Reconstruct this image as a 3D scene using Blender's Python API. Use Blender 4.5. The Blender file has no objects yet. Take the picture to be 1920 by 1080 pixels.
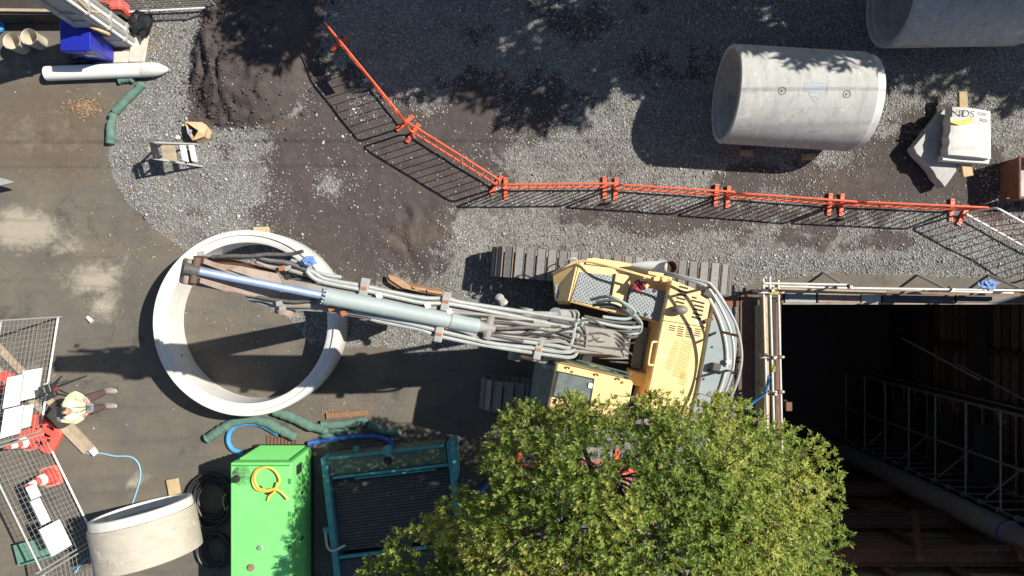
import bpy, math, random
import numpy as np
from mathutils import Vector, Matrix, Quaternion, noise as mnoise
R = math.radians
random.seed(7); rng = np.random.default_rng(11)
scene = bpy.context.scene; col = scene.collection
# ------------------------------------------------------------------ camera, sky, sun, exposure
H = 14.5; F = 1300.0                       # camera height (m), focal length in px of a 1920 px wide frame
cam = bpy.data.cameras.new('camera'); camo = bpy.data.objects.new('camera', cam); col.objects.link(camo)
camo.location = (0, 0, H); cam.sensor_width = 36; cam.lens = F/1920*36; cam.clip_end = 500; cam.clip_start = .05
scene.camera = camo
SX, SY = .90, .285                          # shadow length per metre of height, towards -x and -y
elev = math.atan(1/math.hypot(SX, SY)); az = math.atan2(SY, SX)
w = bpy.data.worlds.new('World'); scene.world = w; w.use_nodes = True
nt = w.node_tree; bg = nt.nodes['Background']
sky = nt.nodes.new('ShaderNodeTexSky'); sky.sky_type = 'NISHITA'; sky.sun_disc = False
sky.sun_elevation = elev; sky.sun_rotation = math.pi/2 - az; sky.air_density = 1.0; sky.dust_density = .6
nt.links.new(sky.outputs[0], bg.inputs[0]); bg.inputs[1].default_value = .066
sun = bpy.data.lights.new('sun', 'SUN'); sun.energy = 5.0; sun.angle = R(.5); sun.color = (1, .945, .845)
suno = bpy.data.objects.new('sun', sun); col.objects.link(suno)
suno.rotation_euler = Vector((-SX, -SY, -1)).to_track_quat('-Z', 'Y').to_euler(); suno.location = (8, 4, 30)
vs = scene.view_settings; vs.view_transform = 'Standard'; vs.look = 'None'; vs.exposure = .66; vs.gamma = 1
# ------------------------------------------------------------------ helpers
def P(px, py, z=0.0):
    return Vector(((px-960)*(H-z)/F, (540-py)*(H-z)/F, z))
def px_of(x, y, z=0.0):
    return 960+x*F/(H-z), 540-y*F/(H-z)
def V(*a): return Vector(a)

class MB:
    def __init__(s): s.v = []; s.f = []
    def add(s, vs_, fs):
        o = len(s.v); s.v += [tuple(p) for p in vs_]; s.f += [tuple(i+o for i in f) for f in fs]; return s
    def box(s, c, size, rz=0, rot=None, taper=1.0):
        hx, hy, hz = [k/2 for k in size]; M = rot if rot is not None else Matrix.Rotation(rz, 3, 'Z'); c = Vector(c)
        vs_ = []
        for z in (-hz, hz):
            t = taper if z > 0 else 1.0
            for x, y in ((-hx, -hy), (hx, -hy), (hx, hy), (-hx, hy)): vs_.append(c+M@Vector((x*t, y*t, z)))
        return s.add(vs_, [(3,2,1,0),(4,5,6,7),(0,1,5,4),(1,2,6,5),(2,3,7,6),(3,0,4,7)])
    def beam(s, a, b, w, h, up=(0,0,1)):
        a = Vector(a); b = Vector(b); d = (b-a).normalized(); up = Vector(up)
        sd = d.cross(up)
        if sd.length < 1e-4: sd = d.cross(Vector((0,1,0)))
        sd.normalize(); u = sd.cross(d).normalized()
        vs_ = []
        for p in (a, b):
            for i, j in ((-1,-1),(1,-1),(1,1),(-1,1)): vs_.append(p+sd*(w/2*i)+u*(h/2*j))
        return s.add(vs_, [(0,1,2,3),(7,6,5,4),(4,5,1,0),(5,6,2,1),(6,7,3,2),(7,4,0,3)])
    def prism(s, top, dz):
        """top: list of 3D points (counter-clockwise from above); dz: extrusion vector or depth"""
        n = len(top); top = [Vector(p) for p in top]; d = Vector(dz) if hasattr(dz, '__len__') else Vector((0,0,-dz))
        if sum(top[i].x*top[(i+1)%n].y-top[(i+1)%n].x*top[i].y for i in range(n)) < 0: top = top[::-1]
        vs_ = top+[p+d for p in top]
        return s.add(vs_, [tuple(range(n)), tuple(range(2*n-1, n-1, -1))]+[(i, i+n, (i+1)%n+n, (i+1)%n) for i in range(n)])
    def cyl(s, a, b, r1, r2=None, n=12, caps=True):
        return s.tube([a, b], [r1, r1 if r2 is None else r2], n, caps)
    def tube(s, pts, r, n=8, caps=True, closed=False):
        pts = [Vector(p) for p in pts]; m = len(pts)
        rs = r if hasattr(r, '__len__') else [r]*m
        tang = []
        for i in range(m):
            if closed: t = pts[(i+1)%m]-pts[i-1]
            else: t = pts[min(i+1, m-1)]-pts[max(i-1, 0)]
            if t.length < 1e-9: t = Vector((0,0,1))
            tang.append(t.normalized())
        ref = Vector((0,0,1)) if abs(tang[0].z) < .9 else Vector((1,0,0))
        nrm = (ref-tang[0]*ref.dot(tang[0])).normalized()
        vs_ = []
        for i in range(m):
            nrm = (nrm-tang[i]*nrm.dot(tang[i]))
            nrm = nrm.normalized() if nrm.length > 1e-6 else tang[i].orthogonal().normalized()
            bn = tang[i].cross(nrm)
            for k in range(n):
                a = 2*math.pi*k/n; vs_.append(pts[i]+(nrm*math.cos(a)+bn*math.sin(a))*rs[i])
        fs = []
        for i in range(m if closed else m-1):
            j = (i+1) % m
            for k in range(n): fs.append((i*n+k, i*n+(k+1)%n, j*n+(k+1)%n, j*n+k))
        if caps and not closed: fs += [tuple(range(n-1, -1, -1)), tuple((m-1)*n+k for k in range(n))]
        return s.add(vs_, fs)
    def lathe(s, prof, M=None, n=32, closed=False):
        """prof: (r, h) pairs turned about z, placed by matrix M; r=0 allowed at the ends"""
        M = M or Matrix.Identity(4); m = len(prof); vs_ = []
        for r_, h in prof:
            for k in range(n):
                a = 2*math.pi*k/n; vs_.append(M@Vector((r_*math.cos(a), r_*math.sin(a), h)))
        fs = []
        for i in range(m if closed else m-1):
            j = (i+1) % m
            for k in range(n): fs.append((i*n+k, i*n+(k+1)%n, j*n+(k+1)%n, j*n+k))
        return s.add(vs_, fs)
    def blob(s, c, r, seed=0, n=14, k=9, amp=.25, fr=2.0, flat=False):
        c = Vector(c); rx, ry, rz = r; vs_ = []
        for i in range(k+1):
            th = math.pi*i/k
            for j in range(n):
                ph = 2*math.pi*j/n
                d = Vector((math.sin(th)*math.cos(ph), math.sin(th)*math.sin(ph), math.cos(th)))
                q = 1+amp*mnoise.noise(d*fr+Vector((seed*3.1, seed*1.7, seed)))*2
                z = d.z*rz*q
                if flat: z = max(z, -rz*.55)
                vs_.append(c+Vector((d.x*rx*q, d.y*ry*q, z)))
        fs = [(i*n+j, (i+1)*n+j, (i+1)*n+(j+1)%n, i*n+(j+1)%n) for i in range(k) for j in range(n)]
        return s.add(vs_, fs)
    def build(s, name, m, parent=None, smooth=False, bevel=0, seg=1):
        me = bpy.data.meshes.new(name)
        off = Vector((0,0,0))
        p = parent
        while p is not None: off = off+p.location; p = p.parent
        me.from_pydata([(x-off.x, y-off.y, z-off.z) for x, y, z in s.v], [], s.f); me.validate(); me.update()
        if smooth:
            me.polygons.foreach_set('use_smooth', [True]*len(me.polygons))
            me.set_sharp_from_angle(angle=R(40))
        if m is not None: me.materials.append(m)
        o = bpy.data.objects.new(name, me); col.objects.link(o)
        if parent is not None: o.parent = parent
        if bevel:
            b = o.modifiers.new('bevel', 'BEVEL'); b.width = bevel; b.segments = seg; b.limit_method = 'ANGLE'; b.angle_limit = R(40)
        return o
def tag(o, label=None, cat=None, group=None, kind=None):
    if label: o['label'] = label
    if cat: o['category'] = cat
    if group: o['group'] = group
    if kind: o['kind'] = kind
    return o
def thing(name, loc, label, cat, group=None, rz=0):
    o = bpy.data.objects.new(name, None); col.objects.link(o); o.location = loc; o.rotation_euler = (0,0,rz); o.empty_display_size = .2
    return tag(o, label, cat, group)
def copy_tree(o, parent=None):
    c = o.copy(); col.objects.link(c)
    if parent is not None: c.parent = parent
    for ch in list(o.children): copy_tree(ch, c)
    return c
def inst(src, parent, loc, rz=0, scale=None, rot=None):
    c = src.copy(); col.objects.link(c); c.parent = parent; c.location = loc
    c.rotation_euler = rot if rot is not None else (0,0,rz)
    if scale: c.scale = scale
    return c
def spline(pts, k=6, closed=False):
    pts = [Vector(p) for p in pts]; n = len(pts); out = []
    for i in range(n if closed else n-1):
        g = lambda j: pts[j % n] if closed else pts[min(max(j, 0), n-1)]
        a, b, c, d = g(i-1), g(i), g(i+1), g(i+2)
        for t in range(k):
            t /= k
            out.append(.5*((2*b)+(c-a)*t+(2*a-5*b+4*c-d)*t*t+(3*b-a-3*c+d)*t**3))
    if not closed: out.append(pts[-1])
    return out
def mesh_np(name, verts, faces, m, parent=None, colors=None, smooth=False, k=4):
    me = bpy.data.meshes.new(name); nv, nf = len(verts), len(faces)
    me.vertices.add(nv); me.vertices.foreach_set('co', verts.astype(np.float32).ravel())
    me.loops.add(nf*k); me.loops.foreach_set('vertex_index', faces.astype(np.int32).ravel())
    me.polygons.add(nf); me.polygons.foreach_set('loop_start', np.arange(0, nf*k, k, dtype=np.int32))
    if smooth: me.polygons.foreach_set('use_smooth', np.ones(nf, dtype=bool))
    me.update(calc_edges=True)
    if colors is not None:
        a = me.color_attributes.new('tint', 'FLOAT_COLOR', 'POINT'); a.data.foreach_set('color', colors.astype(np.float32).ravel())
    me.materials.append(m)
    o = bpy.data.objects.new(name, me); col.objects.link(o)
    if parent is not None: o.parent = parent
    return o
# ------------------------------------------------------------------ materials
MATS = {}
class N:
    """tiny node-graph builder"""
    def __init__(s, name):
        s.m = bpy.data.materials.new(name); s.m.use_nodes = True; s.t = s.m.node_tree; s.p = s.t.nodes['Principled BSDF']; s._c = None
    def n(s, kind, **kw):
        nd = s.t.nodes.new('ShaderNode'+kind)
        for k, v in kw.items():
            if k.startswith('i_'):
                key = k[2:]; key = int(key) if key.isdigit() else key.replace('_', ' ')
                s.put(nd.inputs[key], v)
            else: setattr(nd, k, v)
        return nd
    def put(s, sock, v):
        if hasattr(v, 'is_output'): s.t.links.new(v, sock)
        else:
            if isinstance(v, (tuple, list)) and sock.type == 'RGBA' and len(v) == 3: v = (*v, 1)
            sock.default_value = v
    def co(s):
        if s._c is None: s._c = s.n('TexCoord').outputs['Object']
        return s._c
    def noise(s, scale, detail=4, rough=.6, vec=None, dist=0):
        return s.n('TexNoise', i_Vector=vec if vec is not None else s.co(), i_Scale=float(scale), i_Detail=float(detail), i_Roughness=rough, i_Distortion=float(dist)).outputs['Fac']
    def ramp(s, fac, a, b, c0=(0,0,0), c1=(1,1,1), mid=None):
        r = s.n('ValToRGB', i_Fac=fac); e = r.color_ramp.elements
        e[0].position = a; e[1].position = b; e[0].color = (*c0, 1); e[1].color = (*c1, 1)
        if mid: x = e.new(mid[0]); x.color = (*mid[1], 1)
        return r.outputs['Color']
    def mix(s, f, a, b, mode='MIX'):
        x = s.n('MixRGB', blend_type=mode); s.put(x.inputs[0], f); s.put(x.inputs[1], a); s.put(x.inputs[2], b); return x.outputs[0]
    def math(s, op, a, b=0.0, clamp=False):
        x = s.n('Math', operation=op, use_clamp=clamp); s.put(x.inputs[0], a); s.put(x.inputs[1], b); return x.outputs[0]
    def bump(s, h, strength=.3, dist=.02):
        b = s.n('Bump', i_Strength=strength, i_Distance=dist, i_Height=h); s.put(s.p.inputs['Normal'], b.outputs[0])
    def fin(s, c, rough=.7, metal=0.0, spec=None):
        s.put(s.p.inputs['Base Color'], c); s.put(s.p.inputs['Roughness'], rough); s.p.inputs['Metallic'].default_value = metal
        if spec is not None: s.p.inputs['Specular IOR Level'].default_value = spec
        return s.m
def M_(name, c, c2=None, rough=.6, metal=0.0, scale=6, wear=None, wear_amt=.62, wscale=9, bump=.15, bscale=60, spec=None, rand=0):
    """plain surface: base colour drifting to c2, patches of wear (dirt, rust, bare metal), fine relief"""
    if name in MATS: return MATS[name]
    g = N(name); c2 = c2 or tuple(k*.78 for k in c)
    cc = g.mix(g.ramp(g.noise(scale, 5, .65), .32, .68), c, c2)
    ro = rough
    if wear:
        f = g.ramp(g.noise(wscale, 8, .7), wear_amt, wear_amt+.09)
        cc = g.mix(f, cc, wear); ro = g.math('ADD', g.math('MULTIPLY', f, .9-rough), rough)
    if rand:
        oi = g.n('ObjectInfo').outputs['Random']
        hs = g.n('HueSaturation', i_Color=cc, i_Value=g.math('ADD', g.math('MULTIPLY', oi, rand*2), 1-rand)); cc = hs.outputs[0]
    g.fin(cc, ro, metal, spec)
    if bump: g.bump(g.noise(bscale, 4, .6), bump, .01)
    MATS[name] = g.m; return g.m
def concrete(name, c, c2, stain, pale, sscale=(1.2,1.2,5), stain_amt=.55, pores=True, rough=.85):
    """cast concrete: cloudy tone, streaky water stains, pale laitance patches, air holes"""
    if name in MATS: return MATS[name]
    g = N(name); cc = g.mix(g.ramp(g.noise(2.3, 7, .68), .3, .7), c, c2)
    mp = g.n('Mapping', i_Vector=g.co()); mp.inputs['Scale'].default_value = sscale
    cc = g.mix(g.math('MULTIPLY', g.ramp(g.noise(2.2, 8, .75, mp.outputs[0], .4), .50, .72), stain_amt), cc, stain)
    cc = g.mix(g.math('MULTIPLY', g.ramp(g.noise(3.4, 9, .75, dist=.5), .56, .66), .8), cc, pale)
    cc = g.mix(g.math('MULTIPLY', g.ramp(g.noise(9, 9, .8), .62, .72), .5), cc, stain)
    if pores:
        v = g.n('TexVoronoi', i_Vector=g.co(), i_Scale=34.0); h = g.math('LESS_THAN', v.outputs['Distance'], g.math('MULTIPLY', g.ramp(v.outputs['Color'], .55, 1), .16))
        cc = g.mix(g.math('MULTIPLY', h, .75), cc, tuple(k*.35 for k in stain))
    g.fin(cc, rough, spec=.25); g.bump(g.noise(45, 6, .65), .3, .01); MATS[name] = g.m; return g.m
conc = concrete('concrete_grey', (.455,.45,.425), (.37,.37,.355), (.225,.225,.22), (.58,.575,.545), (3.5,.8,3.5), .75)
conc_white = concrete('concrete_white', (.66,.64,.595), (.57,.555,.52), (.40,.385,.355), (.72,.70,.66), (1.4,1.4,5), .7)
conc_old = concrete('concrete_tan', (.45,.405,.335), (.36,.325,.27), (.24,.21,.17), (.66,.62,.55), (1.5,5,1.5))
orange = M_('orange_paint', (.78,.13,.05), (.62,.10,.045), .5, scale=5, wear=(.42,.20,.12), wear_amt=.60, bump=.05)
barwhite = M_('white_paint', (.78,.76,.72), (.66,.64,.6), .5, wear=(.5,.45,.4), bump=.05)
barred = M_('red_paint', (.62,.05,.04), (.5,.04,.03), .45, bump=.05)
steel_gal = M_('galvanised_steel', (.42,.42,.40), (.34,.34,.33), .5, .3, scale=14, wear=(.36,.30,.24), wear_amt=.68, bump=.08)
steel_scaf = M_('scaffold_tube_steel', (.56,.54,.49), (.42,.41,.38), .5, .25, scale=11, wear=(.40,.27,.18), wear_amt=.64, bump=.1)
rust = M_('rusty_steel', (.21,.095,.058), (.13,.065,.045), .85, scale=7, wear=(.30,.16,.10), wear_amt=.58, bump=.35)
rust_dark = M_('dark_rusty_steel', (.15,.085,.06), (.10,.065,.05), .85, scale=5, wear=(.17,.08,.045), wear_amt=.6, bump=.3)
timber = M_('timber_pale', (.48,.36,.20), (.36,.26,.14), .8, scale=8, wear=(.30,.22,.13), wear_amt=.62, bump=.3, rand=.12)
timber_grey = M_('timber_weathered', (.40,.32,.22), (.30,.24,.17), .85, scale=8, wear=(.22,.17,.12), wear_amt=.6, bump=.3, rand=.15)
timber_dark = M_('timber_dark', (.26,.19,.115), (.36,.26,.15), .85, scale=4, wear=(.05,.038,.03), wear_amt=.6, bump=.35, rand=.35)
timber_brown = M_('timber_brown', (.24,.13,.065), (.17,.10,.06), .85, scale=8, wear=(.36,.19,.09), wear_amt=.58, bump=.4)
black_rub = M_('black_rubber', (.018,.018,.02), (.03,.03,.032), .5, bump=.1)
hose_grey = M_('hose_grey', (.05,.048,.046), (.105,.098,.09), .65, scale=18, bump=.1)
black_pl = M_('black_plastic_sheet', (.012,.012,.014), (.02,.02,.022), .28, bump=.4, bscale=25)
def grimy(name, c, c2, dirt, worn, rough=.45, amt=.55):
    """faded machine paint under dust, grease streaks and chips"""
    if name in MATS: return MATS[name]
    g = N(name); cc = g.mix(g.ramp(g.noise(1.7, 6, .65), .3, .7), c, c2)
    mp = g.n('Mapping', i_Vector=g.co()); mp.inputs['Scale'].default_value = (1, 4.5, 1); mp.inputs['Rotation'].default_value = (0,0,R(13))
    f1 = g.math('MULTIPLY', g.ramp(g.noise(2.6, 9, .75, mp.outputs[0], .5), .50, .78), amt); cc = g.mix(f1, cc, dirt)
    f2 = g.math('MULTIPLY', g.ramp(g.noise(7, 9, .8), .60, .70), .7); cc = g.mix(f2, cc, tuple(k*.6 for k in dirt))
    f3 = g.ramp(g.noise(28, 7, .8), .70, .74); cc = g.mix(f3, cc, worn)
    g.fin(cc, g.math('ADD', rough, g.math('MULTIPLY', f1, .45)), spec=.4); g.bump(g.noise(60, 4), .06, .006); MATS[name] = g.m; return g.m
yellow = grimy('digger_yellow', (.85,.60,.29), (.80,.55,.245), (.52,.38,.21), (.20,.13,.08), amt=.7)
cwt_grey = grimy('counterweight_blue_grey', (.27,.315,.33), (.225,.265,.28), (.21,.19,.165), (.10,.08,.07))
boom_grey = M_('boom_dusty_grey', (.27,.255,.235), (.20,.185,.17), .65, scale=4, wear=(.28,.17,.11), wear_amt=.58, wscale=4, bump=.12)
boom_rust = M_('arm_worn_brown', (.30,.235,.19), (.21,.16,.135), .7, scale=4, wear=(.25,.12,.075), wear_amt=.56, wscale=4, bump=.15)
pipe_grey = M_('hydraulic_pipe_grey', (.32,.34,.33), (.25,.265,.255), .5, scale=8, wear=(.34,.27,.22), wear_amt=.64, bump=.05)
cyl_blue = M_('cylinder_pale_blue', (.30,.35,.342), (.255,.30,.295), .6, scale=4, wear=(.36,.30,.26), wear_amt=.74, bump=.04)
chrome = M_('chrome_rod', (.33,.42,.62), (.25,.33,.52), .45, .4, bump=.03)
clamp_m = M_('pipe_clamp', (.36,.36,.34), (.27,.265,.25), .55, bump=.05)
bolt_r = M_('rusty_bolt', (.42,.15,.06), (.30,.11,.05), .7, bump=.1)
shoe_m = M_('track_shoe_steel', (.21,.21,.205), (.13,.13,.128), .65, .1, scale=14, wear=(.27,.25,.22), wear_amt=.56, wscale=25, bump=.25, rand=.22)
shoe_edge = M_('track_edge_rust', (.33,.21,.14), (.20,.13,.09), .75, bump=.2)
dark_gap = M_('machine_black', (.015,.015,.016), (.028,.026,.025), .7, bump=.1)
glass_dark = M_('cab_glass', (.10,.13,.13), (.17,.20,.19), .12, bump=0)
green_box = grimy('generator_green', (.16,.60,.15), (.20,.62,.19), (.17,.36,.13), (.06,.12,.05), .5, .5)
green_dk = M_('generator_frame_green', (.055,.30,.065), (.045,.25,.055), .5, bump=.05)
teal = M_('teal_paint', (.065,.26,.275), (.11,.36,.36), .5, scale=6, wear=(.10,.22,.20), wear_amt=.6, wscale=6, bump=.1)
teal_dk = M_('teal_dirty', (.10,.17,.13), (.24,.22,.11), .7, scale=5, wear=(.06,.05,.04), wear_amt=.6, bump=.2)
tank_in = M_('tank_dark_steel', (.035,.04,.055), (.06,.055,.05), .55, scale=6, wear=(.13,.10,.08), wear_amt=.6, bump=.2)
blue_hose = M_('blue_hose', (.06,.30,.58), (.05,.25,.5), .45, bump=.05)
blue_lay = M_('layflat_blue', (.035,.10,.36), (.05,.14,.45), .5, bump=.1)
blue_bin = M_('bin_blue', (.012,.018,.26), (.016,.024,.32), .35, scale=3, bump=.05)
blue_rag = M_('blue_cloth', (.07,.17,.46), (.24,.34,.56), .8, scale=25, bump=.3)
yellow_hose = M_('yellow_hose', (.80,.50,.08), (.7,.42,.06), .5, bump=.05)
pvc = M_('pvc_white', (.80,.78,.72), (.74,.72,.66), .45, scale=3, bump=.03)
cream = M_('cream_plastic', (.58,.53,.42), (.5,.45,.36), .55, wear=(.4,.34,.26), bump=.05)
film = M_('plastic_film', (.50,.48,.44), (.62,.6,.56), .35, scale=14, bump=.5, bscale=18)
sock = M_('silt_sock_green', (.075,.14,.115), (.11,.19,.15), .9, scale=12, wear=(.16,.20,.17), wear_amt=.6, bump=.5, bscale=40)
kraft = M_('kraft_paper', (.62,.42,.24), (.54,.36,.20), .8, bump=.3, bscale=14)
signw = M_('sign_white', (.82,.82,.79), (.80,.80,.77), .4, bump=0)
cone_red = M_('cone_red', (.72,.09,.06), (.62,.08,.06), .5, bump=.05)
cone_base = M_('cone_base_faded', (.70,.22,.18), (.62,.17,.14), .6, scale=8, bump=.1)
foot_red = M_('fence_foot_red', (.72,.11,.075), (.62,.09,.06), .6, scale=8, bump=.1)
crate_green = M_('crate_green', (.12,.24,.17), (.10,.20,.145), .6, bump=.1)
black_metal = M_('black_metal', (.02,.02,.022), (.035,.035,.038), .45, bump=.05)
silver = M_('silver_metal', (.6,.6,.6), (.5,.5,.5), .35, .6, bump=.03)
duct = M_('steel_duct', (.46,.46,.47), (.36,.36,.37), .45, .3, scale=6, bump=.05)
glow_blue = M_('blue_band', (.12,.2,.36), (.1,.17,.3), .5, bump=0)
stamp = M_('stamp_blue_ink', (.20,.38,.56), (.38,.42,.44), .8, scale=30, bump=0)
ink = M_('ink_grey', (.16,.16,.16), (.3,.3,.29), .8, scale=20, bump=0)
ink_y = M_('ink_yellow', (.85,.72,.10), (.8,.68,.12), .8, bump=0)
rag_red = M_('red_rag', (.45,.03,.045), (.10,.02,.025), .7, bump=.3)
yel_tag = M_('yellow_tag', (.42,.42,.13), (.32,.32,.12), .6, bump=.1)
plate_steel = M_('road_plate', (.15,.085,.065), (.10,.06,.05), .8, scale=4, wear=(.20,.12,.09), wear_amt=.58, bump=.3)
near_black = M_('near_black_matt', (.05,.042,.035), (.035,.03,.027), .85, bump=.3)  # near-black; on the top left strip it stands in for shade
footing_m = M_('footing_concrete', (.46,.40,.32), (.58,.54,.47), .85, scale=12, wear=(.22,.13,.08), wear_amt=.62, bump=.3)
def dot_plate():
    g = N('anti_slip_plate'); sp = .052
    mp = g.n('Mapping', i_Vector=g.co()); mp.inputs['Rotation'].default_value = (0,0,R(13+45)); mp.inputs['Scale'].default_value = (1/sp,)*3
    sx = g.n('SeparateXYZ', i_0=mp.outputs[0])
    fx = g.math('SUBTRACT', g.math('FRACT', sx.outputs[0]), .5); fy = g.math('SUBTRACT', g.math('FRACT', sx.outputs[1]), .5)
    d = g.math('SQRT', g.math('ADD', g.math('MULTIPLY', fx, fx), g.math('MULTIPLY', fy, fy)))
    hole = g.math('LESS_THAN', d, .24)
    base = g.mix(g.ramp(g.noise(9, 5), .35, .65), (.30,.325,.33), (.24,.26,.265))
    base = g.mix(g.ramp(g.noise(14, 7, .7), .64, .72), base, (.33,.22,.15))
    return g.fin(g.mix(hole, base, (.03,.032,.035)), .6, .1)
dots = dot_plate()
# ------------------------------------------------------------------ ground sheet with its zones
PX0, PX1, PY0, PY1, PD = 5.63, 15.6, -7.0, -.04, 14.0       # the shaft
def vnoise(x, y, s, seed=0):
    r_ = np.random.default_rng(seed).random((256, 256)); x = x*s+37.3; y = y*s+91.7
    xi = np.floor(x).astype(int); yi = np.floor(y).astype(int); fx = x-xi; fy = y-yi
    fx = fx*fx*(3-2*fx); fy = fy*fy*(3-2*fy); g = lambda i, j: r_[i % 256, j % 256]
    return (g(xi, yi)*(1-fx)+g(xi+1, yi)*fx)*(1-fy)+(g(xi, yi+1)*(1-fx)+g(xi+1, yi+1)*fx)*fy
def fbm(x, y, s, o=4, seed=0):
    a = 0; t = 0
    for i in range(o): a = a+vnoise(x, y, s*2**i, seed+i)*.55**i; t += .55**i
    return a/t
def inpoly(px, py, poly):
    c = np.zeros(px.shape, bool); n = len(poly)
    for i in range(n):
        x1, y1 = poly[i]; x2, y2 = poly[(i+1) % n]
        if y1 == y2: continue
        c ^= ((py < y1) != (py < y2)) & (px < (x2-x1)*(py-y1)/(y2-y1)+x1)
    return c
def dpoly(px, py, poly):
    d = np.full(px.shape, 1e9); n = len(poly)
    for i in range(n):
        x1, y1 = poly[i]; x2, y2 = poly[(i+1) % n]; dx, dy = x2-x1, y2-y1; L = dx*dx+dy*dy+1e-9
        t = np.clip(((px-x1)*dx+(py-y1)*dy)/L, 0, 1); d = np.minimum(d, np.hypot(px-x1-t*dx, py-y1-t*dy))
    return np.where(inpoly(px, py, poly), d, -d)
def soft(px, py, poly, wd): return np.clip(dpoly(px, py, poly)/wd*.5+.5, 0, 1)
def spot(px, py, cx, cy, rx, ry): return np.exp(-(((px-cx)/rx)**2+((py-cy)/ry)**2))
ASPH = [(-3000,-600),(225,-600),(240,20),(268,100),(280,150),(262,165),(212,215),(202,275),(215,335),(243,385),(288,430),(335,462),(400,520),(545,600),(580,648),(660,655),(720,652),(790,668),(880,655),(960,640),(1010,660),(1010,1500),(1000,3000),(-3000,3000)]
STRIP = [(1385,545),(1430,528),(1560,512),(1760,518),(1930,525),(2600,530),(2600,590),(1470,585),(1470,1100),(1385,1100)]
MOUND = [(395,-60),(620,-60),(610,60),(585,130),(560,190),(520,235),(440,243),(352,242),(350,160),(372,70)]
DIRT = [(560,110),(640,150),(760,230),(905,110),(930,140),(960,230),(900,290),(940,345),(860,390),(830,450),(800,500),(720,520),(640,520),(560,470),(515,420),(505,330),(520,260),(560,200)]
def zones(x, y):
    px, py = x*F/H+960, 540-y*F/H
    wx = (fbm(x, y, .9, 4, 3)-.5)*46+(fbm(x, y, 4, 3, 13)-.5)*22; wy = (fbm(x, y, .9, 4, 23)-.5)*46+(fbm(x, y, 4, 3, 33)-.5)*22
    qx, qy = px+wx, py+wy
    asph = np.maximum(soft(px+wx*.3, py+wy*.3, ASPH, 10), soft(px+wx*.15, py+wy*.15, STRIP, 6))
    md = soft(px+wx*.35, py+wy*.35, MOUND, 10)
    dirt = soft(qx, qy, DIRT, 70)*1.5
    for c in ((1000,200,130,60,1.1),(860,220,110,70,1.2),(900,60,160,60,.5),(1120,190,60,30,.7),(1250,120,120,60,.6),(700,200,60,60,.8),(1080,40,110,60,.7),(1740,320,200,85,1.2),(1560,335,280,50,1.1),(1300,405,420,36,.75),(1180,330,150,40,.6),(1500,450,90,22,.6),(1060,470,60,16,.5),(420,300,30,60,.4),(360,400,60,24,.35),(1740,215,90,30,1.),(760,440,70,60,1.),(1100,300,120,60,.45),(1420,440,120,30,.45),(1640,445,160,24,.55),(930,440,30,25,.4)):
        dirt = np.maximum(dirt, c[4]*spot(qx, qy, *c[:4]))
    for c in ((620,350,62,40,.95),(592,272,22,34,.7),(660,240,25,20,.4),(850,110,60,26,.8),(680,320,12,50,.5),(700,455,30,40,.5)):
        dirt = dirt-c[4]*spot(qx, qy, *c[:4])
    dirt = np.clip(dirt*(.72+.5*fbm(x, y, 2.2, 3, 88))+(fbm(x, y, 1.4, 4, 91)-.5)*.9+(fbm(x, y, 5, 3, 95)-.5)*.5*(dirt > .05), 0, 1)*(1-asph)
    dirt = np.maximum(dirt, md)
    grav = np.clip(1-asph-dirt, 0, 1)*np.where(asph > .5, 0, 1)
    dust = np.zeros_like(x)
    for c in ((40,430,90,45,.95),(120,455,60,22,.6),(180,520,65,38,.8),(195,565,45,40,.7),(215,500,22,70,.4),(70,250,130,60,.45),(30,130,90,60,.35),(1000,60,3,3,0),(40,690,90,60,.35),(262,905,26,22,.6),(110,870,60,5,.2),(720,680,110,30,.3)):
        dust = np.maximum(dust, c[4]*spot(px+wx*.8, py+wy*.8, *c[:4]))
    clay = np.zeros_like(x)
    for c in ((770,440,60,50,.6),(740,310,30,50,.45),(520,230,60,30,.5),(90,240,170,110,1.0),(150,200,70,35,.8),(1560,330,220,50,.4),(640,775,70,20,.7),(720,660,90,26,.5),(330,800,120,50,.3),(840,440,40,40,.5)):
        clay = np.maximum(clay, c[4]*spot(qx, qy, *c[:4]))
    return np.clip(grav, 0, 1), dirt, dust, clay, md
def relief(x, y, grav, dirt, clay, md):
    px, py = x*F/H+960, 540-y*F/H
    h = dirt*(fbm(x, y, 1.5, 4, 5)-.5)*.07+grav*(fbm(x, y, 1.6, 3, 6)-.45)*.05
    r_ = np.hypot((px-470)/125, (py-110)/150); hm = np.clip(1-r_, 0, 1)
    hm = np.minimum(hm*1.15, .5+hm*.15)+.12*np.clip(hm*4,0,1)
    crag = np.abs(fbm(x*1.3, y, 2.3, 4, 51)-.5)*2
    h = h+md*hm*(.42+.42*fbm(x, y, 2.6, 5, 41))+md*(fbm(x, y, 6, 3, 43)-.5)*.10*np.clip((560-px)/150,.25,1)-md*np.clip(hm*3, 0, 1)*(1-np.clip(crag*4, 0, 1))*.13*np.clip((540-px)/120,.1,1)
    rut = spot(px, py, 775, 440, 60, 48)
    h = h+rut*(.5-np.abs(fbm(x*1.5+y*.6, y*.9, 2.2, 6, 61)-.5)*2)*.30
    h = h+spot(px, py, 850, 470, 40, 60)*.10+spot(px, py, 1640, 490, 330, 14)*.05
    edge = np.clip((-dpoly(px, py, ASPH))/40, 0, 1)
    return h*edge
dx = .062
gx = np.unique(np.round(np.concatenate([np.arange(-11.2, 11.2, dx), np.array([-90,-60,-40,-28,-20,-15,-12.5,12.5,14,PX1,18,22,30,45,60,90]), np.array([PX0])]), 4))
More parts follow.
